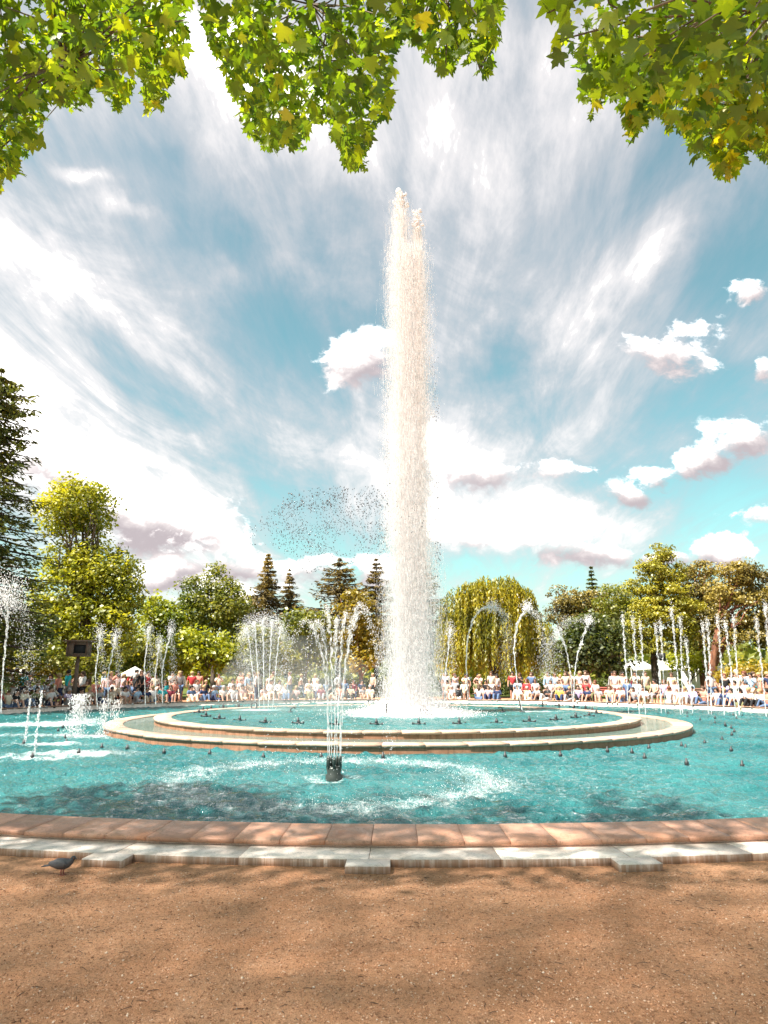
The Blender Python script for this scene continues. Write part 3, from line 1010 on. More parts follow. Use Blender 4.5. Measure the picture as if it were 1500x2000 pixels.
broadleaf('tall yellow-green pine with layered boughs and dark trunks', 1283, 52.0,
          [(1288, 1085, 24, 20), (1270, 1110, 30, 16), (1310, 1120, 34, 20), (1262, 1145, 30, 18), (1300, 1160, 50, 20), (1330, 1185, 36, 20), (1255, 1185, 32, 18), (1290, 1205, 60, 20), (1245, 1230, 34, 18), (1320, 1235, 50, 20), (1270, 1260, 45, 14), (1335, 1265, 30, 12), (1240, 1265, 24, 12)],
          L_PINEY, 400, 64, .6, .20, trunk_r=.32, bark=M_BARK_DARK, flat=.45, shell=.3, name='pine_tree', limbs=13)
broadleaf('brown-green pine with a round top behind the yellow pine', 1375, 57.0,
          [(1370, 1115, 30, 20), (1350, 1140, 34, 22), (1385, 1165, 45, 26), (1355, 1200, 40, 24), (1400, 1215, 40, 28), (1375, 1245, 40, 22)], L_PINEB, 280, 58, .65, .21, trunk_r=.26, flat=.5, name='pine_tree', bark=M_BARK_RED)
broadleaf('broad dark pine with a reddish leaning trunk at the right edge', 1398, 50.0,
          [(1440, 1120, 34, 24), (1475, 1135, 34, 26), (1425, 1160, 40, 26), (1470, 1185, 44, 30), (1510, 1170, 40, 50), (1430, 1215, 45, 24), (1485, 1230, 44, 26), (1420, 1250, 34, 18), (1520, 1240, 40, 40)], L_PINEB, 360, 60, .65, .21, trunk_r=.34, flat=.5, name='pine_tree', bark=M_BARK_RED, lean=-.25)
broadleaf('golden low hedge bush in front of the dark right pine', 1455, 44.0, [(1440, 1318, 34, 14), (1480, 1310, 34, 18), (1410, 1322, 22, 10)], L_GOLD, 110, 28, .4, .2, trunk_r=.06, limbs=3, name='bush', cat='bush')
broadleaf('yellow-green shrub under the layered pine behind the seats', 1345, 56.0, [(1340, 1295, 34, 18), (1370, 1290, 25, 22)], L_LIME, 60, 28, .5, .26, trunk_r=.08, limbs=3, name='bush', cat='bush')
broadleaf('olive tree filling the skyline between the dark shrub and the yellow pine', 1215, 62.0, [(1195, 1175, 34, 34), (1230, 1195, 30, 36), (1210, 1230, 42, 40)], L_MID, 130, 44, .7, .26, trunk_r=.16, limbs=5)
broadleaf('leafy olive tree rising behind the fan jet and the lime tree', 475, 66.0, [(478, 1190, 26, 30), (500, 1215, 28, 34), (465, 1230, 30, 34)], L_MID, 110, 44, .7, .26, trunk_r=.16, limbs=5)
for (lab, px0, px1, Y, m_) in [('clipped green hedge behind the crowd under the left trees', -20, 330, 47.0, L_MID), ('clipped hedge behind the crowd below the spruces', 430, 760, 52.0, L_MID), ('clipped dark hedge behind the willow trunk', 850, 1200, 55.0, L_DARK), ('far green hedge closing the park behind the right pines', 1180, 1560, 66.0, L_DARK)]:
    a, b = at(px0, 1330, Y), at(px1, 1330, Y)
    n = int((b[0] - a[0]) * 420)
    P = np.stack([RNG.uniform(a[0], b[0], n), Y + RNG.uniform(-.6, .6, n), RNG.uniform(.05, 1.25, n) + .15 * np.sin(RNG.uniform(0, 6, n))], 1)
    hd = thing('hedge', lab, 'hedge', (a[0], Y, 0))
    link('foliage', cards(P - np.array([a[0], Y, 0]), RNG.uniform(.14, .3, n), .65, rand_dir(n), m_, 'foliage'), hd)
# the wood beyond the park closes the horizon
P = []
for k in range(420):
    t = RNG.uniform(math.radians(12), math.radians(168))
    r = RNG.uniform(78, 110)
    c = np.array([r * math.cos(t), 10 + r * math.sin(t), 0])
    hgt = RNG.uniform(4.5, 8.0)
    q = rand_dir(60) * np.array([2.6, 2.6, hgt * .5]) * RNG.uniform(.6, 1, (60, 1)) + np.array([0, 0, hgt * .5])
    P.append(c + q)
P = np.concatenate(P)
P = P[P[:, 2] > 0]
tag(link('distant_wood', cards(P, RNG.uniform(.7, 1.5, len(P)), .7, rand_dir(len(P)), L_MID, 'distant_wood')), 'distant wood closing the park behind the trees', 'wood', kind='stuff')
#@@PART2


# ------------------------------------------------------------------ plane trees overhead
def plane_leaf_mat():
    m, n = mat('plane_leaf')
    g = n.node('ShaderNodeNewGeometry')
    oi = n.node('ShaderNodeObjectInfo')
    r = n.m('FRACT', n.m('ADD', g.outputs['Random Per Island'], n.m('MULTIPLY', oi.outputs['Random'], 7.0)))
    pn = n.noise(g.outputs['Position'], 0.55, 3, 0.5)
    f = n.m('MULTIPLY_ADD', n.m('SUBTRACT', pn, 0.5), 1.3, r, clamp=True)
    col = n.ramp(f, [(0.0, (0.055, 0.11, 0.008)), (0.45, (0.12, 0.195, 0.008)), (0.8, (0.21, 0.285, 0.010)), (0.98, (0.31, 0.34, 0.011)), (1.0, (0.40, 0.36, 0.012))])
    tco = n.node('ShaderNodeTexCoord').outputs['Object']
    vein = n.noise(tco, 40.0, 3, 0.6)
    col = n.mix(n.m('MULTIPLY', n.smooth(vein, 0.5, 0.7), 0.25), col, (0.05, 0.06, 0.01))
    d = n.node('ShaderNodeBsdfDiffuse')
    n.link(col, d.inputs[0])
    t = n.node('ShaderNodeBsdfTranslucent')
    n.link(n.mix(1.0, col, (1.9, 1.8, 0.7), 'MULTIPLY'), t.inputs[0])
    mx = n.node('ShaderNodeMixShader')
    mx.inputs[0].default_value = 0.62
    n.link(d.outputs[0], mx.inputs[1])
    n.link(t.outputs[0], mx.inputs[2])
    gl = n.node('ShaderNodeBsdfGlossy')
    gl.inputs['Roughness'].default_value = 0.4
    m2_ = n.node('ShaderNodeMixShader')
    m2_.inputs[0].default_value = 0.04
    n.link(mx.outputs[0], m2_.inputs[1])
    n.link(gl.outputs[0], m2_.inputs[2])
    finish(n, m2_.outputs[0])
    return m


M_PLANE = plane_leaf_mat()
HALF = [(0.0, 1.0), (0.13, 0.74), (0.26, 0.70), (0.20, 0.50), (0.42, 0.58), (0.66, 0.62), (0.52, 0.40), (0.38, 0.22), (0.56, 0.10), (0.50, -0.02), (0.20, -0.10)]
OUT = HALF + [(0.0, -0.03)] + [(-x, y) for x, y in HALF[:0:-1]]


def leaf_shape(simple_=False, cup=0.25, droop=0.2):
    o = OUT if not simple_ else [(0, 1), (.60, .50), (.44, -.06), (-.44, -.06), (-.60, .50)]
    V = [(0.0, 0.22, 0.0)] + [(x, y, -cup * abs(x) ** 1.3 - droop * max(0, y - .2) ** 2) for x, y in o]
    n = len(o)
    F = [(0, 1 + (i + 1) % n, 1 + i) for i in range(n)]
    V = np.array(V)
    V[:, 1] -= 0.4
    return V * np.array([1, 1, 1.0]), np.array(F)


SKYLINE = np.array([(-40, 380), (0, 385), (6, 345), (32, 345), (42, 310), (66, 295), (80, 265), (92, 205), (130, 216), (160, 222), (185, 182), (205, 190), (232, 228), (252, 190), (274, 150), (285, 222), (318, 225), (330, 165), (345, 140), (362, 168), (366, 60), (368, -60), (384, -60), (388, 30), (405, 60), (420, 132), (440, 150), (458, 190), (470, 245), (500, 280), (532, 304), (550, 285), (590, 300), (606, 240), (640, 255), (662, 300), (690, 338), (712, 332), (722, 280), (742, 232), (762, 222), (768, 120), (782, 92), (800, 70), (812, 95), (835, 118), (862, 150), (880, 150), (892, 118), (920, 130), (950, 158), (962, 140), (962, 100), (982, 62), (984, -60), (1030, -60), (1034, 5), (1052, 20), (1056, 80), (1070, 90), (1094, 124), (1122, 120), (1134, 150), (1136, 215), (1160, 236), (1184, 196), (1216, 218), (1230, 282), (1258, 245), (1290, 225), (1302, 252), (1332, 262), (1352, 300), (1366, 322), (1388, 305), (1400, 345), (1432, 358), (1452, 325), (1470, 285), (1490, 318), (1540, 330)], float)


def in_frame_ok(P, slack):
    """leaves keep out of the open sky: the lower outline of the boughs seen from the path"""
    px, py, d = project(P)
    inside = (d > 0.2) & (px > -60) & (px < 1560) & (py > -60)
    lim = np.interp(px, SKYLINE[:, 0], SKYLINE[:, 1]) - slack
    return ~inside | (py < lim), inside & (py < 2000), px


def leaf_frames(P, tilt):
    """random leaf frames: blade hangs out and down"""
    n = len(P)
    a = RNG.uniform(0, 2 * PI, n)
    Yv = np.stack([np.cos(a), np.sin(a), -RNG.uniform(.15, 1.5, n)], 1)
    Yv /= np.linalg.norm(Yv, axis=1, keepdims=True)
    Z = np.stack([RNG.normal(size=n) * tilt, RNG.normal(size=n) * tilt, np.ones(n)], 1)
    Z -= (Z * Yv).sum(1, keepdims=True) * Yv
    Z /= np.linalg.norm(Z, axis=1, keepdims=True)
    X = np.cross(Yv, Z)
    return X, Yv, Z


def joined_leaves(name, P, S, simple_):
    V0, F0 = leaf_shape(simple_)
    X, Y, Z = leaf_frames(P, .7)
    V = P[:, None, :] + S[:, None, None] * (V0[None, :, 0:1] * X[:, None] + V0[None, :, 1:2] * Y[:, None] + V0[None, :, 2:3] * Z[:, None])
    k = len(V0)
    F = (F0[None] + (np.arange(len(P)) * k)[:, None, None]).reshape(-1, 3)
    return mesh_np(name, V.reshape(-1, 3), F, [M_PLANE])


LEAF_MESH = []
for cu, dr in ((.2, .15), (.35, .3), (.1, .45), (.45, .1), (.25, .25)):
    v_, f_ = leaf_shape(False, cu, dr)
    LEAF_MESH.append(mesh_np('leaf', v_, f_, [M_PLANE]))


def plane_tree(label, base, box, extra, limbs_to, n_clu, px_lo, px_hi, lean, dense=None):
    root = thing('plane_tree', label, 'tree', base)
    b0 = np.array(base)
    lo, hi = np.array(box[0]), np.array(box[1])
    C = RNG.uniform(lo, hi, (n_clu, 3))
    mid, half = (lo + hi) / 2, (hi - lo) / 2
    q = (((C - mid) / half) ** 4).sum(1)
    C = C[q < 1.05]
    # branches hang lower towards the rim of the crown
    k = 19
    P = np.repeat(C, k, 0) + rand_dir(len(C) * k) * (RNG.random(len(C) * k)[:, None] ** .5) * np.array([.46, .46, .40])
    for (px, py, dist, num, rad) in extra:
        d = ray(px, py)
        c = np.array([0, 0, CAM_H]) + d / np.linalg.norm(d) * dist
        P = np.concatenate([P, c + rand_dir(num) * RNG.random(num)[:, None] ** .6 * rad])
        C = np.concatenate([C, c[None]])
    if dense:
        P = np.concatenate([P, RNG.uniform(dense[0], dense[1], (dense[2], 3))])  # loose leaves added high out of view to shade the foreground
    S = RNG.uniform(.062, .118, len(P)) * np.where(P[:, 2] > 12, .72, 1)
    ok, infr, px = in_frame_ok(P, RNG.uniform(-4, 16, len(P)))
    ok &= np.where(infr, (px > px_lo) & (px < px_hi), True)
    P, S, infr = P[ok], S[ok], infr[ok]
    _, py, d = project(P)
    size = np.where(infr & (py > -10), S / np.maximum(d, .3), 0)
    # the 300 leaves that show largest are parts, among those with a free line of sight
    order = np.argsort(-size)
    big = order[:300]
    rest = np.ones(len(P), bool)
    rest[big] = False
    X, Y, Z = leaf_frames(P[big], .7)
    for i, j in enumerate(big):
        o = link('leaf', LEAF_MESH[i % 5], root)
        m4 = Matrix.Identity(4)
        for c in range(3):
            m4[c][0], m4[c][1], m4[c][2] = X[i][c] * S[j], Y[i][c] * S[j], Z[i][c] * S[j]
            m4[c][3] = P[j][c] - b0[c]
        o.matrix_local = m4
    near = rest & infr
    far = rest & ~infr
    V0 = joined_leaves('crown', P[near] - b0, S[near], False)
    tag(link('crown', V0, root), kind='stuff')
    tag(link('unseen_crown', joined_leaves('unseen_crown', P[far] - b0, S[far], True), root), kind='stuff')  # leaves out of view, including any layer added for shade
    tr = MB()
    tr.tube([(0, 0, -.2), (0, 0, .2), (lean[0] * .4, lean[1] * .4, 2.4), (lean[0], lean[1], 4.2)], [.52, .40, .34, .30], 14)
    link('trunk', tr.mesh('trunk', M_PLANEBARK, True), root)
    fork = np.array([lean[0], lean[1], 4.1])
    tw = MB()
    ends = []
    for e in limbs_to:
        e = np.array(e) - b0
        lm = MB()
        t = np.linspace(0, 1, 9)[:, None]
        path = fork + (e - fork) * t
        path[:, 2] += np.sin(t[:, 0] * PI) * .5
        path[1:-1] += RNG.normal(size=(7, 3)) * .10
        x_, y_, d_ = project(path + b0)
        seen = (d_ > .2) & (x_ > -60) & (x_ < 1560) & (y_ > -60) & (y_ < 2000)
        m_ = int(np.argmax(seen)) if seen.any() else 9
        ends.append(path)
        if m_ < 2:
            continue
        lm.tube(path[:m_], np.linspace(.17, .022, 9)[:m_] * (.3 if e[2] > 12 else 1), 8)
        link('limb', lm.mesh('limb', M_PLANEBARK, True), root)
    ends = np.concatenate(ends)
    okc, infc, pxc = in_frame_ok(C, 10)
    for c in C[infc & okc & (pxc > px_lo) & (pxc < px_hi)]:
        c = c - b0
        i = np.argmin(((ends - c) ** 2).sum(1) + np.where(ends[:, 2] < c[2] - .6, 4, 0))
        s = ends[i]
        v = c - s
        L = np.linalg.norm(v)
        if L > 2.2:
            s = c - v / L * 2.2
        md = (s + c) / 2 + np.array([RNG.normal() * .08, RNG.normal() * .08, .12])
        pth = np.array([s, md, c])
        if in_frame_ok(pth + b0, 6)[0].all():
            tw.tube(pth, [.011, .008, .004], 4, cap=False)
    tag(link('twigs', tw.mesh('twigs', M_PLANEBARK), root), kind='stuff')
    return root


M_PLANEBARK = bark_mat('plane_bark', (0.07, 0.052, 0.04), (0.22, 0.18, 0.13))
plane_tree('leafy plane tree with boughs hanging over the sky from the upper left', (-9.8, 4.4, 0), ((-8.5, 3.2, 5.0), (3.2, 8.6, 8.4)),
           [(715, 300, 8.6, 26, .30), (690, 270, 8.4, 30, .35), (530, 275, 8.0, 30, .35), (580, 250, 8.2, 40, .4), (480, 200, 8, 30, .35), (620, 190, 8.2, 50, .5), (700, 200, 8.0, 40, .4), (870, 110, 7.8, 36, .35), (940, 110, 7.9, 22, .25), (840, 60, 7.6, 40, .4), (930, 50, 7.6, 36, .35), (950, 148, 7.9, 6, .08),
            (300, 190, 8, 26, .25), (340, 130, 7.8, 18, .22), (230, 190, 8.2, 24, .25), (150, 180, 8.2, 34, .3), (50, 250, 8.5, 50, .4), (20, 320, 8.7, 30, .25), (10, 180, 8.4, 60, .5), (90, 130, 8.2, 60, .5), (430, 90, 7.6, 40, .35), (540, 120, 7.8, 50, .5), (660, 60, 7.4, 60, .5), (760, 60, 7.4, 50, .4), (300, 70, 7.8, 40, .4), (200, 80, 8.0, 36, .4)],
           [(-8.5, 5.5, 7.6), (-5.5, 6.8, 7.4), (-3.0, 6.6, 7.6), (-1.2, 6.4, 7.5), (1.0, 5.6, 7.6), (-9, -1, 15.5), (-5, -2.0, 16.2), (-11, -2.5, 16.0), (-2, 5.5, 8.0), (.5, 5.0, 8.0)],  # the highest limbs are added to reach the unseen shade leaves
           2000, -70, 1004, (.9, .5), ((-14.2, -4.6, 14.5), (-3.0, -0.6, 18.5), 26500))  # last box: unseen leaf layer, added to dim the sun on the sand
plane_tree('plane tree with large yellow-green leaves hanging at the upper right corner', (7.0, 0.2, 0), ((1.7, 2.4, 4.9), (8.6, 7.6, 8.0)),
           [(1095, 78, 4.1, 9, .13), (1070, 25, 4.0, 6, .10), (1210, 40, 4.3, 22, .26), (1290, 80, 4.5, 26, .3), (1240, 120, 4.8, 22, .28), (1350, 60, 4.6, 30, .35), (1430, 120, 4.9, 36, .38), (1300, 160, 5.6, 36, .36), (1165, 190, 6.6, 40, .30), (1180, 130, 6.4, 36, .3), (1235, 245, 6.6, 20, .18), (1250, 200, 6.4, 36, .3), (1340, 240, 6.0, 40, .34), (1420, 220, 5.8, 50, .4), (1400, 300, 6.0, 24, .22), (1425, 335, 6.0, 14, .13), (1480, 280, 5.8, 30, .25), (1480, 180, 5.6, 50, .4), (1380, 150, 5.6, 50, .4), (1460, 40, 4.8, 40, .4)],
           [(4.0, 5.6, 7.0), (2.6, 4.6, 6.8), (5.6, 5.8, 7.2), (7.5, 4.5, 7.4), (3.5, 1.5, 8.0), (9, -1, 7.6), (5.5, -2, 8.0)],
           1150, 1026, 1600, (-.9, 1.2))

# ------------------------------------------------------------------ nozzles
def nozzle_meshes():
    b = MB()
    b.tube([(0, 0, -.45), (0, 0, .02), (0, 0, .02), (0, 0, .09), (0, 0, .10), (0, 0, .15)], [.028, .028, .046, .050, .030, .020], 10)
    body = b.mesh('body', M_BLACK, False)
    c = MB()
    c.tube([(-.17, 0, .035), (-.15, 0, .035), (.15, 0, .035), (.17, 0, .035)], [.020, .014, .014, .020], 6)
    c.ball((-.18, 0, .04), .030, 6, 4)
    c.ball((.18, 0, .04), .030, 6, 4)
    arm = c.mesh('arm', M_BLACK)
    d = MB()
    d.ball((0, 0, .03), (.10, .10, .025), 10, 4)
    return body, arm, d.mesh('base_plate', M_BLACK)


NB, NA, NP = nozzle_meshes()
NOZ_N = {}
ORD = 'first second third fourth fifth sixth seventh eighth ninth tenth eleventh twelfth thirteenth fourteenth fifteenth sixteenth seventeenth eighteenth nineteenth twentieth twenty-first twenty-second twenty-third twenty-fourth twenty-fifth'.split()


def nozzle(px, py, z, arms, label, group, sc=.80):
    p = on_plane(px, py, z)
    k = NOZ_N[group] = NOZ_N.get(group, -1) + 1
    t = thing('water_nozzle', label.replace('#', ORD[k]), 'nozzle', p, RNG.uniform(-.3, .3), group)
    t.scale = (sc, sc, sc * RNG.uniform(1.15, 1.5))
    link('body', NB, t)
    if arms:
        link('arm', NA, t)
        link('base_plate', NP, t)


for (px, py) in sorted([(1187, 1475), (1235, 1477), (1260, 1489), (1268, 1468), (1332, 1463), (1340, 1467), (1342, 1500), (1377, 1456), (1411, 1449), (1430, 1440), (1435, 1434), (1429, 1427), (1417, 1421), (1397, 1416), (1368, 1410), (1343, 1404), (1343, 1396), (1397, 1406), (1305, 1396), (1391, 1397), (1433, 1401), (1439, 1406), (1451, 1403), (1429, 1471), (1451, 1505)]):
    nozzle(px, py, Z_WATER, False, '# small black nozzle from the willow side in the outer pool before the pines', 'nozzles in the outer pool near the pines')
for (px, py) in sorted([(514, 1484), (409, 1478), (748, 1487), (987, 1484), (1095, 1482), (627, 1486)]):
    nozzle(px, py, Z_WATER, False, '# small black nozzle before the brown lower basin wall, from the cedar side', 'nozzles before the lower basin wall')
for (px, py) in sorted([(248, 1467), (320, 1475), (153, 1476), (62, 1485), (45, 1458), (198, 1466), (122, 1425), (113, 1431), (218, 1399), (178, 1394), (240, 1392), (126, 1446), (129, 1455)]):
    nozzle(px, py, Z_WATER, False, '# small black nozzle in the foamy water, from the cedar side', 'nozzles in the foamy water')
for (px, py) in sorted([(388, 1394), (396, 1389), (412, 1386), (436, 1383), (466, 1381), (402, 1401), (428, 1406), (468, 1409), (518, 1413), (582, 1415), (656, 1417), (735, 1417), (818, 1417), (897, 1416), (970, 1415), (1034, 1412), (1086, 1408), (1125, 1404), (1151, 1401), (1165, 1395), (1157, 1389), (1144, 1385), (1121, 1383), (1060, 1378), (1092, 1380)]):
    nozzle(px, py, ZW2, True, '# black crossbar nozzle on the upper basin rim, from the cedar side', 'crossbar nozzles round the upper basin', .95)


def pipe_nozzle(label, px, py, pts, rad, m_=None):
    p = on_plane(px, py, ZW2)
    t = thing('pipe_nozzle', label, 'nozzle', p)
    a = MB()
    a.tube(pts, rad, 8)
    link('pipe', a.mesh('pipe', m_ or M_BLACK, True), t)
    b = MB()
    b.ball((pts[0][0], 0, .02), (.13, .13, .04), 10, 4)
    link('base_plate', b.mesh('base_plate', M_BLACK), t)


th_ = np.linspace(0, PI * .75, 8)
pipe_nozzle('hooked black pipe nozzle right of the column in the upper basin', 982, 1392, [(0, 0, -.1), (0, 0, .08)] + [(-.10 + .10 * math.cos(a), 0, .08 + .13 * math.sin(a)) for a in th_], .022)
pipe_nozzle('hooked dark pipe nozzle in the foam left of the column', 567, 1392, [(0, 0, -.1), (0, 0, .06)] + [(.11 - .11 * math.cos(a), 0, .06 + .13 * math.sin(a)) for a in th_], .024)
th_ = np.linspace(-PI / 2, PI * 1.5, 17)
pipe_nozzle('dark ring shaped nozzle at the back of the upper basin', 496, 1386, [(.12 * math.cos(a), 0, .16 + .13 * math.sin(a)) for a in th_], .026)
pipe_nozzle('upright thin black pipe at the left foot of the column', 755, 1400, [(0, 0, -.1), (0, 0, .1), (0, 0, .38), (0, 0, .42)], [.04, .022, .018, .026])
pipe_nozzle('slanted dark pipe spouting below the willow', 1020, 1392, [(0, 0, -.1), (-.02, 0, .1), (-.09, .02, .42), (-.12, .02, .52)], [.04, .03, .024, .02])


# ------------------------------------------------------------------ water in the air
def drops(name, P, size, m_, stretch=1.0, seg8=True):
    """small octahedral drops, each its own size"""
    n = len(P)
    o = np.array([(1, 0, 0), (-1, 0, 0), (0, 1, 0), (0, -1, 0), (0, 0, stretch), (0, 0, -stretch)], float)
    f = np.array([(0, 2, 4), (2, 1, 4), (1, 3, 4), (3, 0, 4), (2, 0, 5), (1, 2, 5), (3, 1, 5), (0, 3, 5)])
    a = RNG.uniform(0, PI, n)
    ca, sa = np.cos(a), np.sin(a)
    V = o[None] * (np.asarray(size) * np.ones(n))[:, None, None]
    X = V[..., 0] * ca[:, None] - V[..., 1] * sa[:, None]
    Y = V[..., 0] * sa[:, None] + V[..., 1] * ca[:, None]
    V = np.stack([X, Y, V[..., 2]], -1) + P[:, None]
    F = (f[None] + (np.arange(n) * 6)[:, None, None]).reshape(-1, 3)
    return mesh_np(name, V.reshape(-1, 3), F, [m_])


def strands(name, P, L, W, m_):
    """long thin upright slivers of falling or rising water"""
    n = len(P)
    a = RNG.uniform(0, PI, n)
    A = np.stack([np.cos(a), np.sin(a), np.zeros(n)], 1) * (W * np.ones(n))[:, None] * .5
    Z = np.stack([RNG.normal(size=n) * .012, RNG.normal(size=n) * .012, np.ones(n)], 1) * (L * np.ones(n))[:, None] * .5
    V = np.stack([P - Z, P + A - Z * .2, P + Z, P - A - Z * .2], 1).reshape(-1, 3)
    return mesh_np(name, V, np.arange(n * 4).reshape(n, 4), [m_])


col = thing('tall_water_column', 'towering white water column rising from the upper basin', 'water jet', (JX, JY, ZW2))
H1, H2 = 21.7, 20.9


def stream_mesh(cx, cy, top, r_lo, r_hi, n, name):
    z = RNG.random(n) * top
    f = z / top
    R = r_lo + (r_hi - r_lo) * f
    # ragged rounded head
    cap_ = np.sqrt(np.clip((top - z) / .55, 0.12, 1)) * np.where(z > top - 2.6, .80, 1)
    rr = np.abs(RNG.normal(size=n)) * .46 * R * cap_
    a = RNG.uniform(0, 2 * PI, n)
    P = np.stack([cx + rr * np.cos(a), cy + rr * np.sin(a), np.minimum(z, top)], 1)
    L = RNG.uniform(.10, .8, n) * np.clip((top - z) / 1.5, .15, 1)
    return strands(name, P, L * .8, RNG.uniform(.003, .0085, n), M_COLUMN)


link('stream', stream_mesh(-.26, 0, H1, .75, .66, 70000, 'stream'), col)
link('stream', stream_mesh(.46, .1, H2, .66, .50, 46000, 'stream'), col)
n = 60000
z = RNG.random(n) ** 1.25 * 19.0
R = np.interp(z, [0, 3, 8, 14, 20.5], [1.02, .98, .93, .86, .72])
rr = R * np.minimum(np.abs(RNG.normal(size=n)) * .56, 1.35)
a = RNG.uniform(0, 2 * PI, n)
tag(link('falling_water', strands('falling_water', np.stack([.06 + rr * np.cos(a), rr * np.sin(a), z], 1), RNG.uniform(.05, .40, n), RNG.uniform(.003, .010, n), M_COLUMN), col), kind='stuff')
n = 110000
z = RNG.random(n) ** 1.7 * 19
R = np.interp(z, [0, .5, 3, 8, 19], [1.25, 1.12, 1.06, 1.02, .85])
rr = R * RNG.random(n) ** .5 * (1 + .16 * np.abs(RNG.normal(size=n)))
a = RNG.uniform(0, 2 * PI, n)
tag(link('spray', strands('spray', np.stack([.06 + rr * np.cos(a), rr * np.sin(a), z], 1), RNG.uniform(.02, .07, n), RNG.uniform(.006, .018, n), M_COLUMN), col), kind='stuff')
n = 9000
rr = 1.1 + np.abs(RNG.normal(size=n)) * .75
a = RNG.uniform(0, 2 * PI, n)
tag(link('splash', drops('splash', np.stack([rr * np.cos(a), rr * np.sin(a), np.abs(RNG.normal(size=n)) * .22 * np.exp(-(rr - 1.1) * .8)], 1), RNG.uniform(.008, .028, n), M_COLUMN), col), kind='stuff')
def mist_mat(name, density, lump, sx, sz, lo, hi, col=(0.995, 0.99, 0.985), g=0.2):
    m, n = mat(name)
    p = n.node('ShaderNodeTexCoord').outputs['Object']
    x, y, z = n.sep(p)
    v = n.noise(n.xyz(n.m('MULTIPLY', x, sx), n.m('MULTIPLY', y, sx), n.m('MULTIPLY', z, sz)), 1.0, 3, 0.6, 0.3)
    pv = n.node('ShaderNodeVolumePrincipled')
    pv.inputs['Color'].default_value = (*col, 1)
    pv.inputs['Anisotropy'].default_value = g
    n.link(n.m('MULTIPLY', n.smooth(v, lo, hi), density) if lump else n.m('ADD', density, 0.0), pv.inputs['Density'])
    o = n.node('ShaderNodeOutputMaterial')
    n.link(pv.outputs[0], o.inputs['Volume'])
    return m


M_MIST = mist_mat('drifting_mist', 0.08, True, .8, .8, .35, .65)
b_ = MB()
b_.ball((-4.3, 1.5, .7), (3.1, 2.6, 2.2), 20, 12)
tag(link('mist', b_.mesh('mist', M_MIST, True), col), kind='stuff')
# head lumps
hd = MB()
for k in range(46):
    z = H1 - RNG.uniform(0, 1.3)
    hd.ball((-.26 + RNG.normal() * .16, RNG.normal() * .12, z), RNG.uniform(.03, .10, 3), 7, 5)
hd.ball((-.32, 0, H1 + .05), (.13, .12, .17), 8, 6)
for k in range(30):
    z = H2 - RNG.uniform(0, 1.2)
    hd.ball((.46 + RNG.normal() * .10, RNG.normal() * .10, z), RNG.uniform(.03, .085, 3), 7, 5)
link('crest', hd.mesh('crest', M_COLUMN, True), col)

hb = thing('jet_housing', 'grey ribbed nozzle housing half hidden at the foot of the water column', 'nozzle housing', (on_plane(824, 1396, ZW2)[0], JY - 1.15, ZW2))
b = MB()
for k in range(6):
    b.tube([(-.22 + .088 * k, 0, -.1), (-.22 + .088 * k, 0, .22 + .05 * (k % 2))], [.042, .036], 8)
link('pipe', b.mesh('pipe', M_METAL, True), hb)
b = MB()
b.box((0, .02, .05), (.62, .22, .14))
link('base', b.mesh('base', M_METAL), hb)

# drops blown off the column towards the left
pts = []
CLOUD_EDGE = np.array([(484, 1035), (500, 1025), (522, 1012), (545, 985), (575, 962), (615, 955), (660, 950), (700, 945), (752, 952), (758, 1085), (735, 1100), (700, 1112), (660, 1122), (618, 1150), (604, 1140), (596, 1110), (575, 1088), (548, 1074), (520, 1062), (495, 1062)], float)


def inside(x, y, poly):
    r, j = False, len(poly) - 1
    for i in range(len(poly)):
        (xi, yi), (xj, yj) = poly[i], poly[j]
        if (yi > y) != (yj > y) and x < (xj - xi) * (y - yi) / (yj - yi) + xi:
            r = not r
        j = i
    return r


while len(pts) < 2100:
    x, y = RNG.uniform(480, 760), RNG.uniform(940, 1152)
    if not inside(x, y, CLOUD_EDGE):
        continue
    # clotted, dense along the upper left arc, thin low down
    dens = .35 + .5 * math.sin(x * .043 + 1.7 * math.sin(y * .05)) * math.sin(y * .061 + 1.3 * math.sin(x * .037)) + .45 * math.exp(-((math.hypot((x - 590) / 1.3, y - 1010) - 34) / 22) ** 2)
    dens *= 1.0 if y < 1075 else .6
    if RNG.random() < dens:
        p = at(x + RNG.normal() * 4, y + RNG.normal() * 4, JY + RNG.uniform(-1.6, 1.6))
        pts.append((*p, RNG.uniform(.016, .040) * (1.5 if y < 990 and RNG.random() < .35 else 1)))
for (cx, cy, rx, ry, num, sz) in [(853, 1000, 7, 90, 90, .036), (852, 860, 5, 100, 60, .030), (757, 880, 4, 90, 50, .026), (845, 740, 4, 60, 26, .024), (800, 1010, 50, 40, 150, .034), (857, 1090, 6, 40, 24, .04)]:
    q = RNG.normal(size=(num, 2)) * .52
    for k in range(num):
        p = at(cx + q[k, 0] * rx * 1.2, cy + q[k, 1] * ry * 1.2, JY + RNG.uniform(-1.6, 1.6))
        pts.append((*p, sz * RNG.uniform(.45, 1.25)))
pts = np.array(pts)
tag(link('blown_drops', drops('blown_drops', pts[:, :3], pts[:, 3] * .62, M_DROP, 1.3)), 'dark cloud of water drops blown off beside the tall column', 'water drops', kind='stuff')


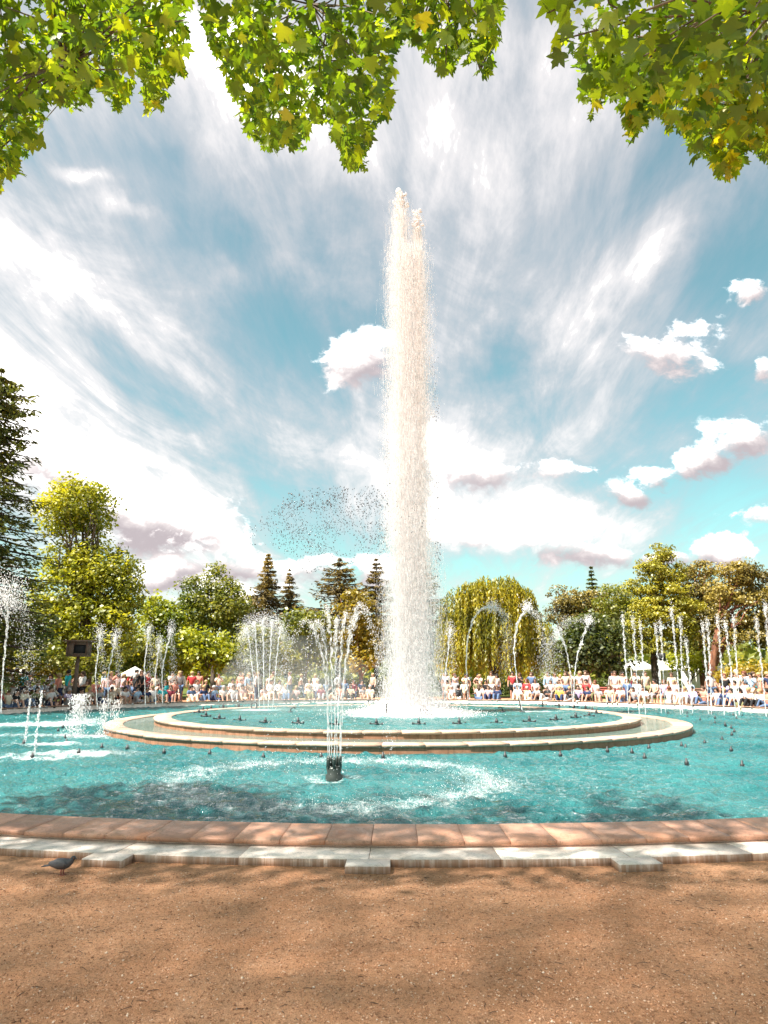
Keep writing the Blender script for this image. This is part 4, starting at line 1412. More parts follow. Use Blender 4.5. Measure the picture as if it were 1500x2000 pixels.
def slivers(name, path, n, r0, r1, L, W, m_, thin=.35):
    """a stream as many thin slivers laid along its path, loosening towards its end"""
    path = np.asarray(path, float)
    k = np.linspace(0, len(path) - 1, 30)
    P = np.stack([np.interp(k, np.arange(len(path)), path[:, i]) for i in range(3)], 1)
    for _ in range(4):
        P[1:-1] = (P[:-2] + 2 * P[1:-1] + P[2:]) / 4
    u = RNG.random(n) ** 1.15
    kk = u * 29
    i0 = np.minimum(kk.astype(int), 28)
    T = P[i0 + 1] - P[i0]
    Q = P[i0] + T * (kk - i0)[:, None]
    T /= np.linalg.norm(T, axis=1, keepdims=True)
    wob = np.stack([np.sin(u * 23 + 1) * .5 + np.sin(u * 51), np.cos(u * 31) * .6, 0 * u], 1) * (r1 * .5 * u)[:, None]
    Q = Q + RNG.normal(size=(n, 3)) * (r0 + (r1 - r0) * u ** 1.6)[:, None] * .6 + wob
    T = T + RNG.normal(size=(n, 3)) * (.03 + .12 * u)[:, None]
    B = np.cross(T, rand_dir(n))
    B /= np.linalg.norm(B, axis=1, keepdims=True)
    l = (L * RNG.uniform(.4, 1.2, n) * (1 - thin * u))[:, None] * .5
    w_ = (W * RNG.uniform(.5, 1.3, n))[:, None] * .5
    V = np.stack([Q - T * l, Q + B * w_, Q + T * l, Q - B * w_], 1).reshape(-1, 3)
    return mesh_np(name, V, np.arange(n * 4).reshape(n, 4), [m_])


def jet_tube(mb, pts, r, wig=.012, n=26, bead=.35):
    pts = np.asarray(pts, float)
    t = np.linspace(0, len(pts) - 1, n)
    P = np.stack([np.interp(t, np.arange(len(pts)), pts[:, i]) for i in range(3)], 1)
    # round the corners
    for _ in range(3):
        P[1:-1] = (P[:-2] + 2 * P[1:-1] + P[2:]) / 4
    P[1:-1] += RNG.normal(size=(n - 2, 3)) * wig
    R = r * (1 + bead * RNG.normal(size=n)).clip(.35, 1.9) * .62
    mb.tube(P, R, 5)
    return P


def head_drops(c, n, sx, sz):
    return np.asarray(c) + RNG.normal(size=(n, 3)) * np.array([sx, sx, sz])


def px_path(lst, Y):
    return [at(x, y, Y) for x, y in lst]


def water_jet(label, lst, Y, r=.026, head=(120, .07, .16), group=None, fall=None, name='water_jet'):
    pts = np.array(px_path(lst, Y))
    t = thing(name, label, 'water jet', pts[0], 0, group)
    Lp = np.linalg.norm(np.diff(pts, axis=0), axis=1).sum()
    tag(link('stream', slivers('stream', pts - pts[0], int(130 * Lp), r * .45, r * 1.9, .16, .020, M_SPRAY), t), kind='stuff')
    D = head_drops(pts[-1] - pts[0], head[0] * 2, head[1], head[2])
    S_ = RNG.uniform(.005, .016, len(D)) * (r / .026) ** .5
    if fall:
        m_ = int(fall[0] * 1.6)
        u = RNG.random(m_) ** .8
        q = np.array(px_path(fall[1], Y)) - pts[0]
        k = u * (len(q) - 1)
        i0 = np.minimum(k.astype(int), len(q) - 2)
        F = q[i0] + (q[i0 + 1] - q[i0]) * (k - i0)[:, None] + RNG.normal(size=(m_, 3)) * (.03 + fall[2] * u[:, None])
        D = np.concatenate([D, F])
        S_ = np.concatenate([S_, RNG.uniform(.004, .011, m_)])
    tag(link('drops', drops('drops', D, S_, M_SPRAY, 1.5), t), kind='stuff')
    return t


pin = [(1228, 1397, 1216, 1208), (1249, 1399, 1236, 1212), (1261, 1397, 1251, 1224), (1292, 1396, 1281, 1226), (1330, 1400, 1312, 1193), (1333, 1396, 1329, 1212), (1353, 1396, 1340, 1255), (1384, 1396, 1373, 1224), (1390, 1398, 1382, 1216), (1415, 1400, 1402, 1211), (1438, 1404, 1417, 1219), (1444, 1399, 1433, 1209), (1497, 1402, 1478, 1216), (1512, 1404, 1494, 1186), (1300, 1395, 1290, 1221)]
near_what = ['before the dark shrub edge', 'one step in from the outermost thin jet', 'shorter and third from the willow', 'leaning past the hanging black loudspeaker', 'tallest one before the yellow pine', 'close beside the tallest pine jet', 'lowest of the row with a bent head', 'before the gap between the pines', 'close beside the red leaning trunk', 'just past the red leaning trunk', 'thickest head over the golden bush side', 'short stem above the blue-capped crowd', 'before the golden hedge bush', 'outermost tall one by the picture border', 'beside the black loudspeaker']
for (x0, y0, x1, y1), nw in zip(pin, near_what):
    d = np.linalg.norm(on_plane(x0, y0, Z_WATER)[:2])
    water_jet('thin upright white water jet, ' + nw, [(x0, y0), (x0 * .5 + x1 * .5 + .5, (y0 + y1) / 2), (x1, y1)], on_plane(x0, y0, Z_WATER)[1], .026, (55, .05, .15), 'row of thin jets before the pines', (30, [(x1, y1), (x1 + 4, y1 + 40), (x1 + 7, y1 + 110)], .05))
# arching jets in front of the willow
water_jet('arching white jet curling over before the willow', [(916, 1372), (910, 1300), (912, 1250), (924, 1206), (945, 1186), (962, 1184)], 27.0, .032, (260, .16, .14), None, (900, [(962, 1184), (985, 1200), (992, 1250), (980, 1320)], .22))
water_jet('slender arching jet at the middle of the willow', [(1020, 1388), (1008, 1320), (1003, 1260), (1012, 1212), (1030, 1186)], 24.0, .026, (200, .10, .12), None, (700, [(1030, 1186), (1052, 1205), (1066, 1270), (1070, 1330)], .20))
water_jet('branching jet with a starry head beside the dark shrub', [(1120, 1378), (1122, 1310), (1130, 1270), (1142, 1235), (1150, 1212)], 28.0, .030, (160, .10, .12), None, (600, [(1150, 1212), (1110, 1210), (1085, 1240), (1080, 1320)], .25))
water_jet('small jet forking left of the starry one', [(1119, 1378), (1114, 1310), (1104, 1260), (1090, 1235)], 28.2, .024, (160, .12, .14), None, (700, [(1090, 1235), (1072, 1260), (1068, 1330)], .25))
water_jet('faint jet close to the right side of the column', [(868, 1378), (870, 1320), (876, 1260), (880, 1230)], 27.5, .022, (160, .10, .2), None, (300, [(880, 1230), (884, 1290), (884, 1360)], .12))
# fan of jets before the olive bush
for lab, x1, y1 in [('outer stream of the fan jet on the speaker side', 482, 1226), ('second stream of the fan jet, bending outwards', 497, 1216), ('middle stream of the fan jet, nearly upright', 514, 1210), ('fourth stream of the fan jet, thin and broken', 531, 1215), ('outer stream of the fan jet on the column side', 548, 1224)]:
    x0 = 516 + (x1 - 515) * .5
    water_jet(lab, [(x0, 1382), (x0 + (x1 - x0) * .35, 1310), (x0 + (x1 - x0) * .75, 1250), (x1, y1)], 29.0, .022, (230, .20, .22), 'fan of jets before the olive bush', (820, [(x1, y1), (x1 + (x1 - 515) * .25, 1250), (x1 + (x1 - 515) * .3, 1330)], .24))
# leaping jets on the left
for lab, lst, Y in [('wavering jet by the speaker post with a broken top', [(190, 1380), (186, 1320), (192, 1270), (196, 1238)], 30.5), ('wavering jet right of the speaker post, thick head', [(212, 1380), (210, 1320), (220, 1275), (226, 1244)], 30.8), ('wavering jet before the golden tree', [(284, 1376), (282, 1300), (287, 1260), (290, 1232)], 32.0), ('wavering jet before the lime tree', [(318, 1374), (316, 1310), (326, 1265), (334, 1230)], 32.4),
                    ('thin broken jet between the golden and lime trees', [(304, 1374), (303, 1320), (308, 1280), (311, 1258)], 32.6)]:
    water_jet(lab, lst, Y, .026, (190, .11, .24), 'wavering jets on the speaker side', (330, [lst[-1], (lst[-1][0] + 5, lst[-1][1] + 40), (lst[-1][0] + 5, lst[-1][1] + 110)], .11))
water_jet('tall jet bursting into spray under the cedar', [(2, 1390), (5, 1320), (12, 1250), (16, 1200), (10, 1165)], 24.0, .034, (900, .34, .42), None, (900, [(10, 1165), (45, 1190), (55, 1270), (60, 1390)], .35))
for lab, px, py, hgt, n_, sx in [('tall white splash plume where a jet lands by the speaker post', 148, 1440, 1.15, 1500, .17), ('low splash streak near the cedar side of the pool', 48, 1456, 1.1, 260, .016), ('thin falling streak left of the big splash plume', 66, 1482, 1.35, 240, .014), ('twin falling streaks beside the lower basin tip', 198, 1442, 1.05, 420, .09), ('faint falling streaks over the lower basin tip', 222, 1438, 1.0, 320, .12)]:
    p = on_plane(px, py, Z_WATER)
    t = thing('splash', lab, 'splash', p)
    u = RNG.random(n_) ** .85
    P = np.stack([RNG.normal(size=n_) * sx * (1 - .35 * u), RNG.normal(size=n_) * sx, u * hgt], 1)
    tag(link('drops', drops('drops', P, RNG.uniform(.004, .012, n_), M_SPRAY, 2.6), t), kind='stuff')

# the near jet cluster
fj = thing('jet_cluster', 'dark nozzle cluster in the near pool shooting a basket of thin jets', 'fountain jet', FJ)
b = MB()
b.tube([(0, 0, -.5), (0, 0, .02), (0, 0, .10), (0, 0, .13), (0, 0, .20), (0, 0, .23)], [.15, .14, .135, .11, .125, .11], 14)
link('pedestal', b.mesh('pedestal', M_GREENIRON, True), fj)
noz = []
for k in range(7):
    a = 2 * PI * k / 7 + .3
    q = np.array([math.cos(a) * .105, math.sin(a) * .105, .2])
    b = MB()
    b.tube([q, q + (0, 0, .14), q + (math.cos(a) * .005, math.sin(a) * .005, .19)], [.024, .022, .014], 8)
    link('nozzle', b.mesh('nozzle', M_GREENIRON, True), fj)
    noz.append((a, q + (0, 0, .19)))
DR, DS = [], []
for k, (a, q) in enumerate(noz):
    rad = np.array([math.cos(a), math.sin(a), 0])
    hm, land = RNG.uniform(2.2, 2.6), RNG.uniform(.6, 1.25)
    u = np.linspace(0, 1, 40)
    par = q + rad * (land * u ** 1.25 * .9)[:, None] + np.array([0, 0, 1.0]) * (4 * hm * u * (1 - u) - u * .3)[:, None]
    mb = MB()
    nn = 17
    P = par[:nn].copy()
    P[:, :2] = q[:2] + (P[:, :2] - q[:2]) * np.linspace(.55, 1, nn)[:, None]
    P[1:] += RNG.normal(size=(nn - 1, 3)) * .012
    tag(link('stream', slivers('stream', P, 330, .006, .040, .11, .008, M_SPRAY), fj), kind='stuff')
    m_ = 420
    uu = .3 + .7 * RNG.random(m_)
    PP = q + rad * (land * uu ** 1.25 * .9)[:, None] + np.array([0, 0, 1.0]) * (4 * hm * uu * (1 - uu) - uu * .3)[:, None]
    PP += RNG.normal(size=(m_, 3)) * (.012 + .09 * (uu - .3)[:, None])
    DR.append(PP)
    DS.append(RNG.uniform(.003, .008, m_))
m_ = 7000
a = RNG.uniform(0, 2 * PI, m_)
r = 2.40 + RNG.normal(size=m_) * .36
DR.append(np.stack([r * np.cos(a), r * np.sin(a), np.abs(RNG.normal(size=m_)) * .05], 1))
DS.append(RNG.uniform(.002, .007, m_))
tag(link('drops', drops('drops', np.concatenate(DR), np.concatenate(DS), M_SPRAY, 1.4), fj), kind='stuff')

# ------------------------------------------------------------------ people
def skin_mesh(name, V, E, R, mats, sub=1):
    me = bpy.data.meshes.new(name)
    me.from_pydata([tuple(v) for v in V], E, [])
    o = bpy.data.objects.new(name, me)
    COL.objects.link(o)
    md = o.modifiers.new('s', 'SKIN')
    sk = me.skin_vertices[0].data
    for i, r in enumerate(R):
        sk[i].radius = (r, r) if not isinstance(r, tuple) else r
        sk[i].use_root = (i == 0)
    md.use_smooth_shade = True
    ss = o.modifiers.new('u', 'SUBSURF')
    ss.levels = ss.render_levels = sub
    dg = bpy.context.evaluated_depsgraph_get()
    ev = o.evaluated_get(dg)
    out = bpy.data.meshes.new_from_object(ev)
    out.name = name
    bpy.data.objects.remove(o)
    bpy.data.meshes.remove(me)
    out.materials.clear()
    for m in mats:
        out.materials.append(m)
    return out


def oi_color_mat(name, cols, rough=.8, sss=False):
    ms = []
    for i, c in enumerate(cols):
        m, n = mat(name)
        tco = n.node('ShaderNodeTexCoord').outputs['Object']
        v = n.noise(tco, 9.0, 4, .6)
        finish(n, principled(n, n.mix(v, [x * .75 for x in c], [min(1, x * 1.2) for x in c]), rough, bump(n, v, .4, .02), .3))
        ms.append(m)
    return ms


SKIN_C = [('', (0.52, 0.30, 0.22)), ('', (0.60, 0.37, 0.28)), ('', (0.42, 0.23, 0.16))]
M_SKIN = oi_color_mat('skin', [c for _, c in SKIN_C], .55)
CLOTH = [('white', (.66, .63, .61)), ('pale pink', (.64, .44, .42)), ('navy', (.03, .045, .11)), ('black', (.018, .018, .02)), ('red', (.50, .045, .05)), ('light blue', (.36, .50, .66)), ('grey', (.34, .33, .34)), ('turquoise', (.02, .42, .46)), ('cream', (.72, .64, .50)), ('lilac', (.50, .40, .62)), ('coral', (.68, .26, .19)), ('olive', (.19, .19, .09)), ('denim blue', (.10, .16, .28)), ('maroon', (.20, .03, .05)), ('beige', (.55, .44, .33)), ('yellow', (.66, .50, .10))]
M_CLOTH = dict((k, m) for (k, _), m in zip(CLOTH, oi_color_mat('cloth', [c for _, c in CLOTH])))
HAIR = [('dark', (.022, .016, .013)), ('brown', (.09, .05, .03)), ('blond', (.42, .29, .14)), ('grey', (.40, .38, .37)), ('auburn', (.16, .055, .03))]
M_HAIR = dict((k, m) for (k, _), m in zip(HAIR, oi_color_mat('hair', [c for _, c in HAIR], .6)))


def pose_joints(kind):
    """joint positions, facing -y"""
    J = {'pel': (0, 0, .93), 'spi': (0, .01, 1.12), 'che': (0, .01, 1.32), 'nec': (0, .0, 1.47), 'hd0': (0, -.015, 1.54), 'hd1': (0, -.02, 1.62), 'hd2': (0, -.01, 1.70), 'nos': (0, -.115, 1.595)}
    for s, k in ((-1, 'l'), (1, 'r')):
        J.update({'sh' + k: (s * .17, .01, 1.41), 'el' + k: (s * .235, .03, 1.14), 'wr' + k: (s * .25, -.05, .91), 'ha' + k: (s * .245, -.08, .82), 'hi' + k: (s * .085, 0, .88), 'kn' + k: (s * .10, -.015, .49), 'an' + k: (s * .105, .02, .09), 'to' + k: (s * .125, -.14, .035)})
    if kind == 'phone':
        for s, k in ((-1, 'l'), (1, 'r')):
            J.update({'el' + k: (s * .23, -.14, 1.22), 'wr' + k: (s * .10, -.30, 1.43), 'ha' + k: (s * .05, -.34, 1.50)})
    if kind == 'hips':
        J.update({'ell': (-.36, .08, 1.18), 'wrl': (-.22, -.03, .99), 'hal': (-.16, -.07, .96)})
        J.update({'knr': (.13, -.05, .49), 'anr': (.17, .01, .09), 'tor': (.22, -.14, .035)})
    if kind == 'walk':
        J.update({'knl': (-.09, -.17, .52), 'anl': (-.09, -.27, .11), 'tol': (-.10, -.42, .07), 'knr': (.09, .08, .49), 'anr': (.09, .30, .14), 'tor': (.10, .20, .035), 'ell': (-.23, .15, 1.17), 'wrl': (-.22, .17, .93), 'hal': (-.21, .15, .85), 'elr': (.23, -.10, 1.16), 'wrr': (.2, -.25, .98), 'har': (.19, -.31, .92)})
    if kind == 'sit':
        dz = -.40
        J = {k: (x, y, z + dz) for k, (x, y, z) in J.items()}
        for s, k in ((-1, 'l'), (1, 'r')):
            J.update({'hi' + k: (s * .09, -.02, .50), 'kn' + k: (s * .12, -.42, .50), 'an' + k: (s * .12, -.40, .09), 'to' + k: (s * .14, -.55, .035), 'el' + k: (s * .24, -.06, .76), 'wr' + k: (s * .15, -.27, .62), 'ha' + k: (s * .10, -.34, .60)})
    if kind in ('low', 'hug'):
        dz = -.77
        J = {k: (x, y - (.06 if z > 1.3 else .02), z + dz) for k, (x, y, z) in J.items()}
        for s, k in ((-1, 'l'), (1, 'r')):
            J.update({'hi' + k: (s * .09, -.03, .14), 'kn' + k: (s * .15, -.36, .47), 'an' + k: (s * .12, -.55, .10), 'to' + k: (s * .13, -.70, .06), 'el' + k: (s * .25, -.12, .42), 'wr' + k: (s * .18, -.33, .46), 'ha' + k: (s * .10, -.40, .45)})
        if kind == 'hug':
            J.update({'ell': (-.26, .12, .38), 'wrl': (-.28, .20, .13), 'hal': (-.29, .24, .06), 'knr': (.2, -.42, .20), 'anr': (.02, -.55, .12), 'tor': (-.06, -.66, .10)})
    return J


RAD = {'pel': .135, 'spi': .115, 'che': .135, 'nec': .052, 'hd0': .075, 'hd1': .094, 'hd2': .075, 'nos': .02, 'sh': .062, 'el': .042, 'wr': .030, 'ha': .032, 'hi': .095, 'kn': .058, 'an': .040, 'to': .034}
EDGES = [('pel', 'spi'), ('spi', 'che'), ('che', 'nec'), ('nec', 'hd0'), ('hd0', 'hd1'), ('hd1', 'hd2'), ('hd1', 'nos')] + [(a + k, b + k) for k in 'lr' for a, b in (('sh', 'el'), ('el', 'wr'), ('wr', 'ha'), ('hi', 'kn'), ('kn', 'an'), ('an', 'to'))] + [('che', 'shl'), ('che', 'shr'), ('pel', 'hil'), ('pel', 'hir')]


def sub_skin(name, J, keys, grow, sub=1, tweak=None):
    J = dict(J)
    if tweak:
        J.update(tweak)
    ks = [k for k in keys if k in J]
    idx = {k: i for i, k in enumerate(ks)}
    E = [(idx[a], idx[b]) for a, b in EDGES if a in idx and b in idx]
    R = [(RAD.get(k) or RAD[k[:2]]) + grow for k in ks]
    return skin_mesh(name, [J[k] for k in ks], E, R, [], sub)


def mid(a, b, f):
    return tuple(np.array(a) + (np.array(b) - np.array(a)) * f)


PROTO = {}
for kind in ('stand', 'hips', 'phone', 'walk', 'sit', 'low', 'hug'):
    J = pose_joints(kind)
    allk = ['pel', 'spi', 'che', 'nec', 'hd0', 'hd1', 'hd2', 'nos'] + [a + k for k in 'lr' for a in ('sh', 'el', 'wr', 'ha', 'hi', 'kn', 'an', 'to')]
    body = sub_skin('body', J, allk, 0.0)
    top_s = sub_skin('shirt', J, ['pel', 'spi', 'che', 'shl', 'ell', 'shr', 'elr'], .018, 1, {'ell': mid(J['shl'], J['ell'], .8), 'elr': mid(J['shr'], J['elr'], .8), 'pel': mid(J['pel'], J['spi'], -.05)})
    top_l = sub_skin('shirt', J, ['pel', 'spi', 'che', 'shl', 'ell', 'wrl', 'shr', 'elr', 'wrr'], .018)
    bot_l = sub_skin('trousers', J, ['pel', 'hil', 'knl', 'anl', 'hir', 'knr', 'anr'], .016)
    bot_s = sub_skin('shorts', J, ['pel', 'hil', 'knl', 'hir', 'knr'], .020, 1, {'knl': mid(J['hil'], J['knl'], .8), 'knr': mid(J['hir'], J['knr'], .8)})
    h = np.array(J['hd1'])
    hb_ = MB()
    hb_.ball(h + (0, .022, .030), (.108, .118, .105), 10, 6)
    hair_s = hb_.mesh('hair', [], True)
    hb_ = MB()
    hb_.ball(h + (0, .024, .028), (.110, .118, .107), 10, 6)
    hb_.tube([h + (0, .075, .0), h + (0, .10, -.12), h + (0, .10, -.28)], [.085, .10, .05], 8)
    hair_l = hb_.mesh('hair', [], True)
    shoes = MB()
    for k in 'lr':
        a, t = np.array(J['an' + k]), np.array(J['to' + k])
        c = (a * .35 + t * .65)
        ang = math.atan2(t[1] - a[1], t[0] - a[0])
        shoes.box((c[0], c[1], min(a[2], t[2]) + .0), (.27, .095, .085), ang, .8)
    PROTO[kind] = dict(body=body, shirt_s=top_s, shirt_l=top_l, trousers=bot_l, shorts=bot_s, hair_s=hair_s, hair_l=hair_l, shoes=shoes.mesh('shoes', []))
    for m_ in PROTO[kind].values():
        m_.materials.append(M_SKIN[0])


def ring_pos(px, r):
    """angle on the far arc of radius r that shows at column px"""
    t = np.linspace(math.radians(-20), math.radians(200), 4000)
    P = np.stack([CX + r * np.cos(t), CY + r * np.sin(t), np.full(4000, .1)], 1)
    x, y, d = project(P)
    ok = (P[:, 1] > CY - 7) & (d > 1)
    x = np.where(ok, x, 1e9)
    i = np.argmin(abs(x - px))
    return P[i, 0], P[i, 1], t[i]


USED = set()
POSE_WORD = {'stand': 'standing', 'hips': 'standing hand-on-hip', 'phone': 'raising a phone', 'walk': 'walking', 'sit': 'seated on a bench', 'low': 'sitting on the step', 'hug': 'lounging on the step'}


def place_word(px):
    for lim, wd in ((95, 'under the cedar'), (185, 'by the speaker post'), (250, 'below the yellow-green tree'), (335, 'near the parasol'), (470, 'below the lime tree'), (560, 'behind the fan jet'), (660, 'below the pointed spruces'), (750, 'beside the column foot'), (920, 'past the column'), (1090, 'under the willow'), (1200, 'beside the dark shrub'), (1340, 'under the yellow pine'), (1600, 'by the reddish trunk')):
        if px < lim:
            return wd


def person(px, r, kind, face=0.0, top=None, bottom=None, hair=None, sc=None, z=0.0, long_hair=None, shorts=None, sleeves=None, xy=None, ang=None):
    x, y, t = ring_pos(px, r) if xy is None else (*xy, ang)
    for _ in range(60):
        tp = top or CLOTH[RNG.choice(16, p=np.array([19, 13, 6, 10, 3, 7, 7, 2, 9, 5, 4, 2, 4, 2, 6, 1]) / 100)][0]
        bt = bottom or ['denim blue', 'black', 'beige', 'navy', 'white', 'grey', 'olive', 'cream'][RNG.choice(8, p=[.25, .18, .14, .13, .1, .1, .05, .05])]
        hr = hair or HAIR[RNG.choice(5, p=[.32, .3, .18, .12, .08])][0]
        sh = RNG.random() < .4 if shorts is None else shorts
        lh = RNG.random() < .45 if long_hair is None else long_hair
        pw = POSE_WORD[kind]
        if sc and sc < .8:
            pw = 'child ' + pw
        lab = f"{pw} in {tp} top, {bt} {'shorts' if sh else 'trousers'}, {'long ' if lh else ''}{hr} hair, {place_word(px)}"
        if lab not in USED and len(lab.replace(',', '').split()) <= 16:
            break
        lab2 = f"{pw} in {tp} top, {bt} {'shorts' if sh else 'trousers'}, {hr} hair, {place_word(px)}"
        if lab2 not in USED and len(lab2.replace(',', '').split()) <= 16:
            lab = lab2
            break
    USED.add(lab)
    P_ = PROTO[kind]
    # facing: 0 looks at the centre of the fountain
    rz = t - PI / 2 + face
    o = thing('person', lab, 'person', (x, y, z), rz, 'people around the far rim of the fountain')
    s = sc or RNG.uniform(.93, 1.04)
    o.scale = (s * RNG.uniform(.95, 1.12), s * RNG.uniform(.95, 1.12), s)
    for key, name, mm in (('body', 'body', M_SKIN[RNG.integers(3)]), ('shirt_l' if (RNG.random() < .3 if sleeves is None else sleeves) else 'shirt_s', 'shirt', M_CLOTH[tp]), ('shorts' if sh else 'trousers', 'shorts' if sh else 'trousers', M_CLOTH[bt]), ('hair_l' if lh else 'hair_s', 'hair', M_HAIR[hr]), ('shoes', 'shoes', M_CLOTH[['white', 'black', 'grey', 'beige'][RNG.integers(4)]])):
        c = link(name, P_[key], o)
        c.material_slots[0].link = 'OBJECT'
        c.material_slots[0].material = mm
    return o


# named figures first
person(37, 19.9, 'stand', 2.6, 'turquoise', 'navy', 'brown', 1.06, shorts=False, long_hair=False)
person(128, 20.0, 'walk', 1.5, 'turquoise', 'grey', 'dark', 1.06, shorts=False, long_hair=False)
person(262, 20.2, 'hips', .2, 'black', 'black', 'dark', 1.08, shorts=False)
person(272, 20.4, 'phone', -.2, 'black', 'black', 'brown', 1.06, shorts=False)
person(285, 20.6, 'stand', .1, 'red', 'maroon', 'dark', 1.04)
person(225, 20.4, 'hips', .4, 'coral', 'white', 'dark', 1.04)
person(333, 20.3, 'phone', .1, 'white', 'black', 'dark', 1.03, shorts=True)
person(350, 20.5, 'stand', -.3, 'cream', 'navy', 'brown', 1.04)
person(372, 20.6, 'stand', 2.8, 'red', 'beige', 'blond', 1.03)
person(1003, 20.1, 'stand', .2, 'red', 'black', 'dark', 1.04)
person(1147, 20.0, 'hips', .1, 'pale pink', 'denim blue', 'brown', 1.06, shorts=False)
person(1136, 20.3, 'stand', -.2, 'white', 'beige', 'blond', 1.04)
person(1205, 20.4, 'stand', .3, 'white', 'pale pink', 'brown', 1.04)
person(1445, 20.6, 'stand', .2, 'light blue', 'navy', 'grey', 1.06)
person(1245, 20.2, 'phone', .2, 'cream', 'black', 'dark', 1.03, shorts=False)
person(1265, 20.4, 'stand', .6, 'beige', 'olive', 'brown', 1.02)

hidden = lambda px: 752 < px < 852
# on the stone step
px = -8.0
while px < 1512:
    if not hidden(px) and RNG.random() < .86:
        person(px, 18.72, 'low' if RNG.random() < .6 else 'hug', RNG.normal() * .25 + (PI if RNG.random() < .15 else 0), z=Z_STEP - .03, sc=RNG.uniform(.92, 1.04))
    px += RNG.uniform(13, 26)
# standing and walking behind
for r_, step, prob in ((19.7, 34, .5), (20.6, 24, .62), (21.6, 26, .6), (23.0, 34, .6)):
    px = -6.0
    while px < 1510:
        gap = .45 + .75 * max(0.0, math.sin(px * .031 + 2.1 * math.sin(px * .011)) + .45)
        if not hidden(px) and RNG.random() < prob * min(1.25, gap):
            k = ['stand', 'hips', 'phone', 'walk'][RNG.choice(4, p=[.4, .2, .2, .2])]
            child = RNG.random() < .10
            person(px, r_ + RNG.normal() * .25, k, RNG.normal() * .5 if k != 'walk' else RNG.choice([1.5, -1.5]), sc=RNG.uniform(.58, .72) if child else None)
        px += RNG.uniform(.6, 1.4) * step

# benches with people on them
M_BENCH = simple('bench_slats', (0.24, 0.13, 0.085), 0.6, .3, 10)


def bench_meshes(m_):
    out = []
    for k in range(3):
        out.append(('seat_slat', MB().box((0, -.14 + .14 * k, .43), (1.7, .115, .03)).mesh('seat_slat', m_)))
    for k in range(3):
        out.append(('back_slat', MB().box((0, .22 + .03 * k, .58 + .13 * k), (1.7, .028, .10)).mesh('back_slat', m_)))
    for s in (-.7, .7):
        b_ = MB()
        b_.tube([(s, -.18, 0), (s, -.18, .41), (s, .2, .41)], .025, 6)
        b_.tube([(s, .22, 0), (s, .21, .42), (s, .30, .90)], .025, 6)
        out.append(('leg_frame', b_.mesh('leg_frame', M_BLACK)))
    return out


BENCH = bench_meshes(M_BENCH)
BENCH_RED = bench_meshes(M_REDWOOD)
for i, (px, red) in enumerate([(20, 0), (90, 0), (165, 0), (240, 0), (320, 0), (400, 0), (470, 0), (545, 0), (620, 0), (690, 0), (890, 0), (950, 0), (1030, 0), (1095, 0), (1165, 1), (1228, 1), (1300, 0), (1370, 0), (1440, 0), (1495, 0)]):
    r = 20.0 if i % 2 else 19.85
    x, y, t = ring_pos(px, r)
    desc = ('red slatted bench' if red else 'brown slatted bench')
    o = thing('park_bench', f'{desc} facing the pool {place_word(px)}' + ('' if (px not in (90, 470, 690, 950, 1030, 1440, 320, 1228, 1495, 400)) else {90: ', nearer the post', 470: ', second from the parasol', 690: ', close to the column', 950: ', closest to the column', 1030: ', middle one', 1440: ', middle one', 320: ', on its lime tree side', 1228: ' on the shrub side', 1495: ', farthest out', 400: ', first one'}[px]), 'bench', (x, y, 0), t - PI / 2, 'benches round the fountain')
    for nm, me in (BENCH_RED if red else BENCH):
        link(nm, me, o)
    for s in (-.55, 0, .55):
        if RNG.random() < .85:
            dxy = np.array([math.cos(t - PI / 2), math.sin(t - PI / 2)]) * s
            person(px, r, 'sit', RNG.normal() * .1, xy=(x + dxy[0], y + dxy[1]), ang=t, z=.0, sc=RNG.uniform(.94, 1.03))

# ------------------------------------------------------------------ park furniture
Yp = 33.5
bp = at(146, 1345, Yp)
s_ = mpp(1270, Yp)
sp = thing('loudspeaker_post', 'wooden loudspeaker housing with flat roof on a tall grey post', 'loudspeaker', (bp[0], Yp, 0), .18)
zc = at(150, 1268, Yp)[2]
b = MB()
b.tube([(0, 0, -.1), (0, 0, zc - .3)], [.10, .085], 10)
link('post', b.mesh('post', M_WOOD, True), sp)
b = MB()
w_, d_, h_ = 1.0, .75, .66
for c, s in (((0, 0, -h_ / 2), (w_, d_, .05)), ((0, 0, h_ / 2), (w_, d_, .05)), ((-w_ / 2 + .03, 0, 0), (.06, d_, h_ - .05)), ((w_ / 2 - .03, 0, 0), (.06, d_, h_ - .05)), ((0, d_ / 2 - .03, 0), (w_ - .12, .05, h_ - .05)), ((-w_ * .30, -d_ / 2 + .04, 0), (w_ * .28, .05, h_ - .06)), ((w_ * .42, -d_ / 2 + .04, 0), (w_ * .06, .05, h_ - .06)), ((w_ * .12, -d_ / 2 + .04, h_ * .38), (w_ * .54, .05, h_ * .14)), ((w_ * .12, -d_ / 2 + .04, -h_ * .38), (w_ * .54, .05, h_ * .14))):
    b.box(np.array(c) + (0, 0, zc), s)
link('housing', b.mesh('housing', M_WOOD), sp)
link('grille', MB().box((w_ * .12, -d_ / 2 + .10, zc), (w_ * .52, .03, h_ * .6)).mesh('grille', M_GRILLE), sp)
link('roof', MB().box((0, 0, zc + h_ / 2 + .06), (w_ * 1.28, d_ * 1.3, .07)).mesh('roof', M_WOODROOF), sp)

lp = at(1293, 1283, 50.4)
ls = thing('loudspeaker', 'small black loudspeaker hanging on the pine trunk above the crowd', 'loudspeaker', lp)
link('cabinet', MB().box((0, 0, 0), (.42, .34, .56)).mesh('cabinet', M_BLACK), ls)
link('grille', MB().box((0, -.18, 0), (.36, .02, .5)).mesh('grille', M_GRILLE), ls)
link('bracket', MB().tube([(0, .15, 0), (-.2, .8, .1), (-.5, 1.5, .1)], .03, 6).mesh('bracket', M_BLACK), ls)


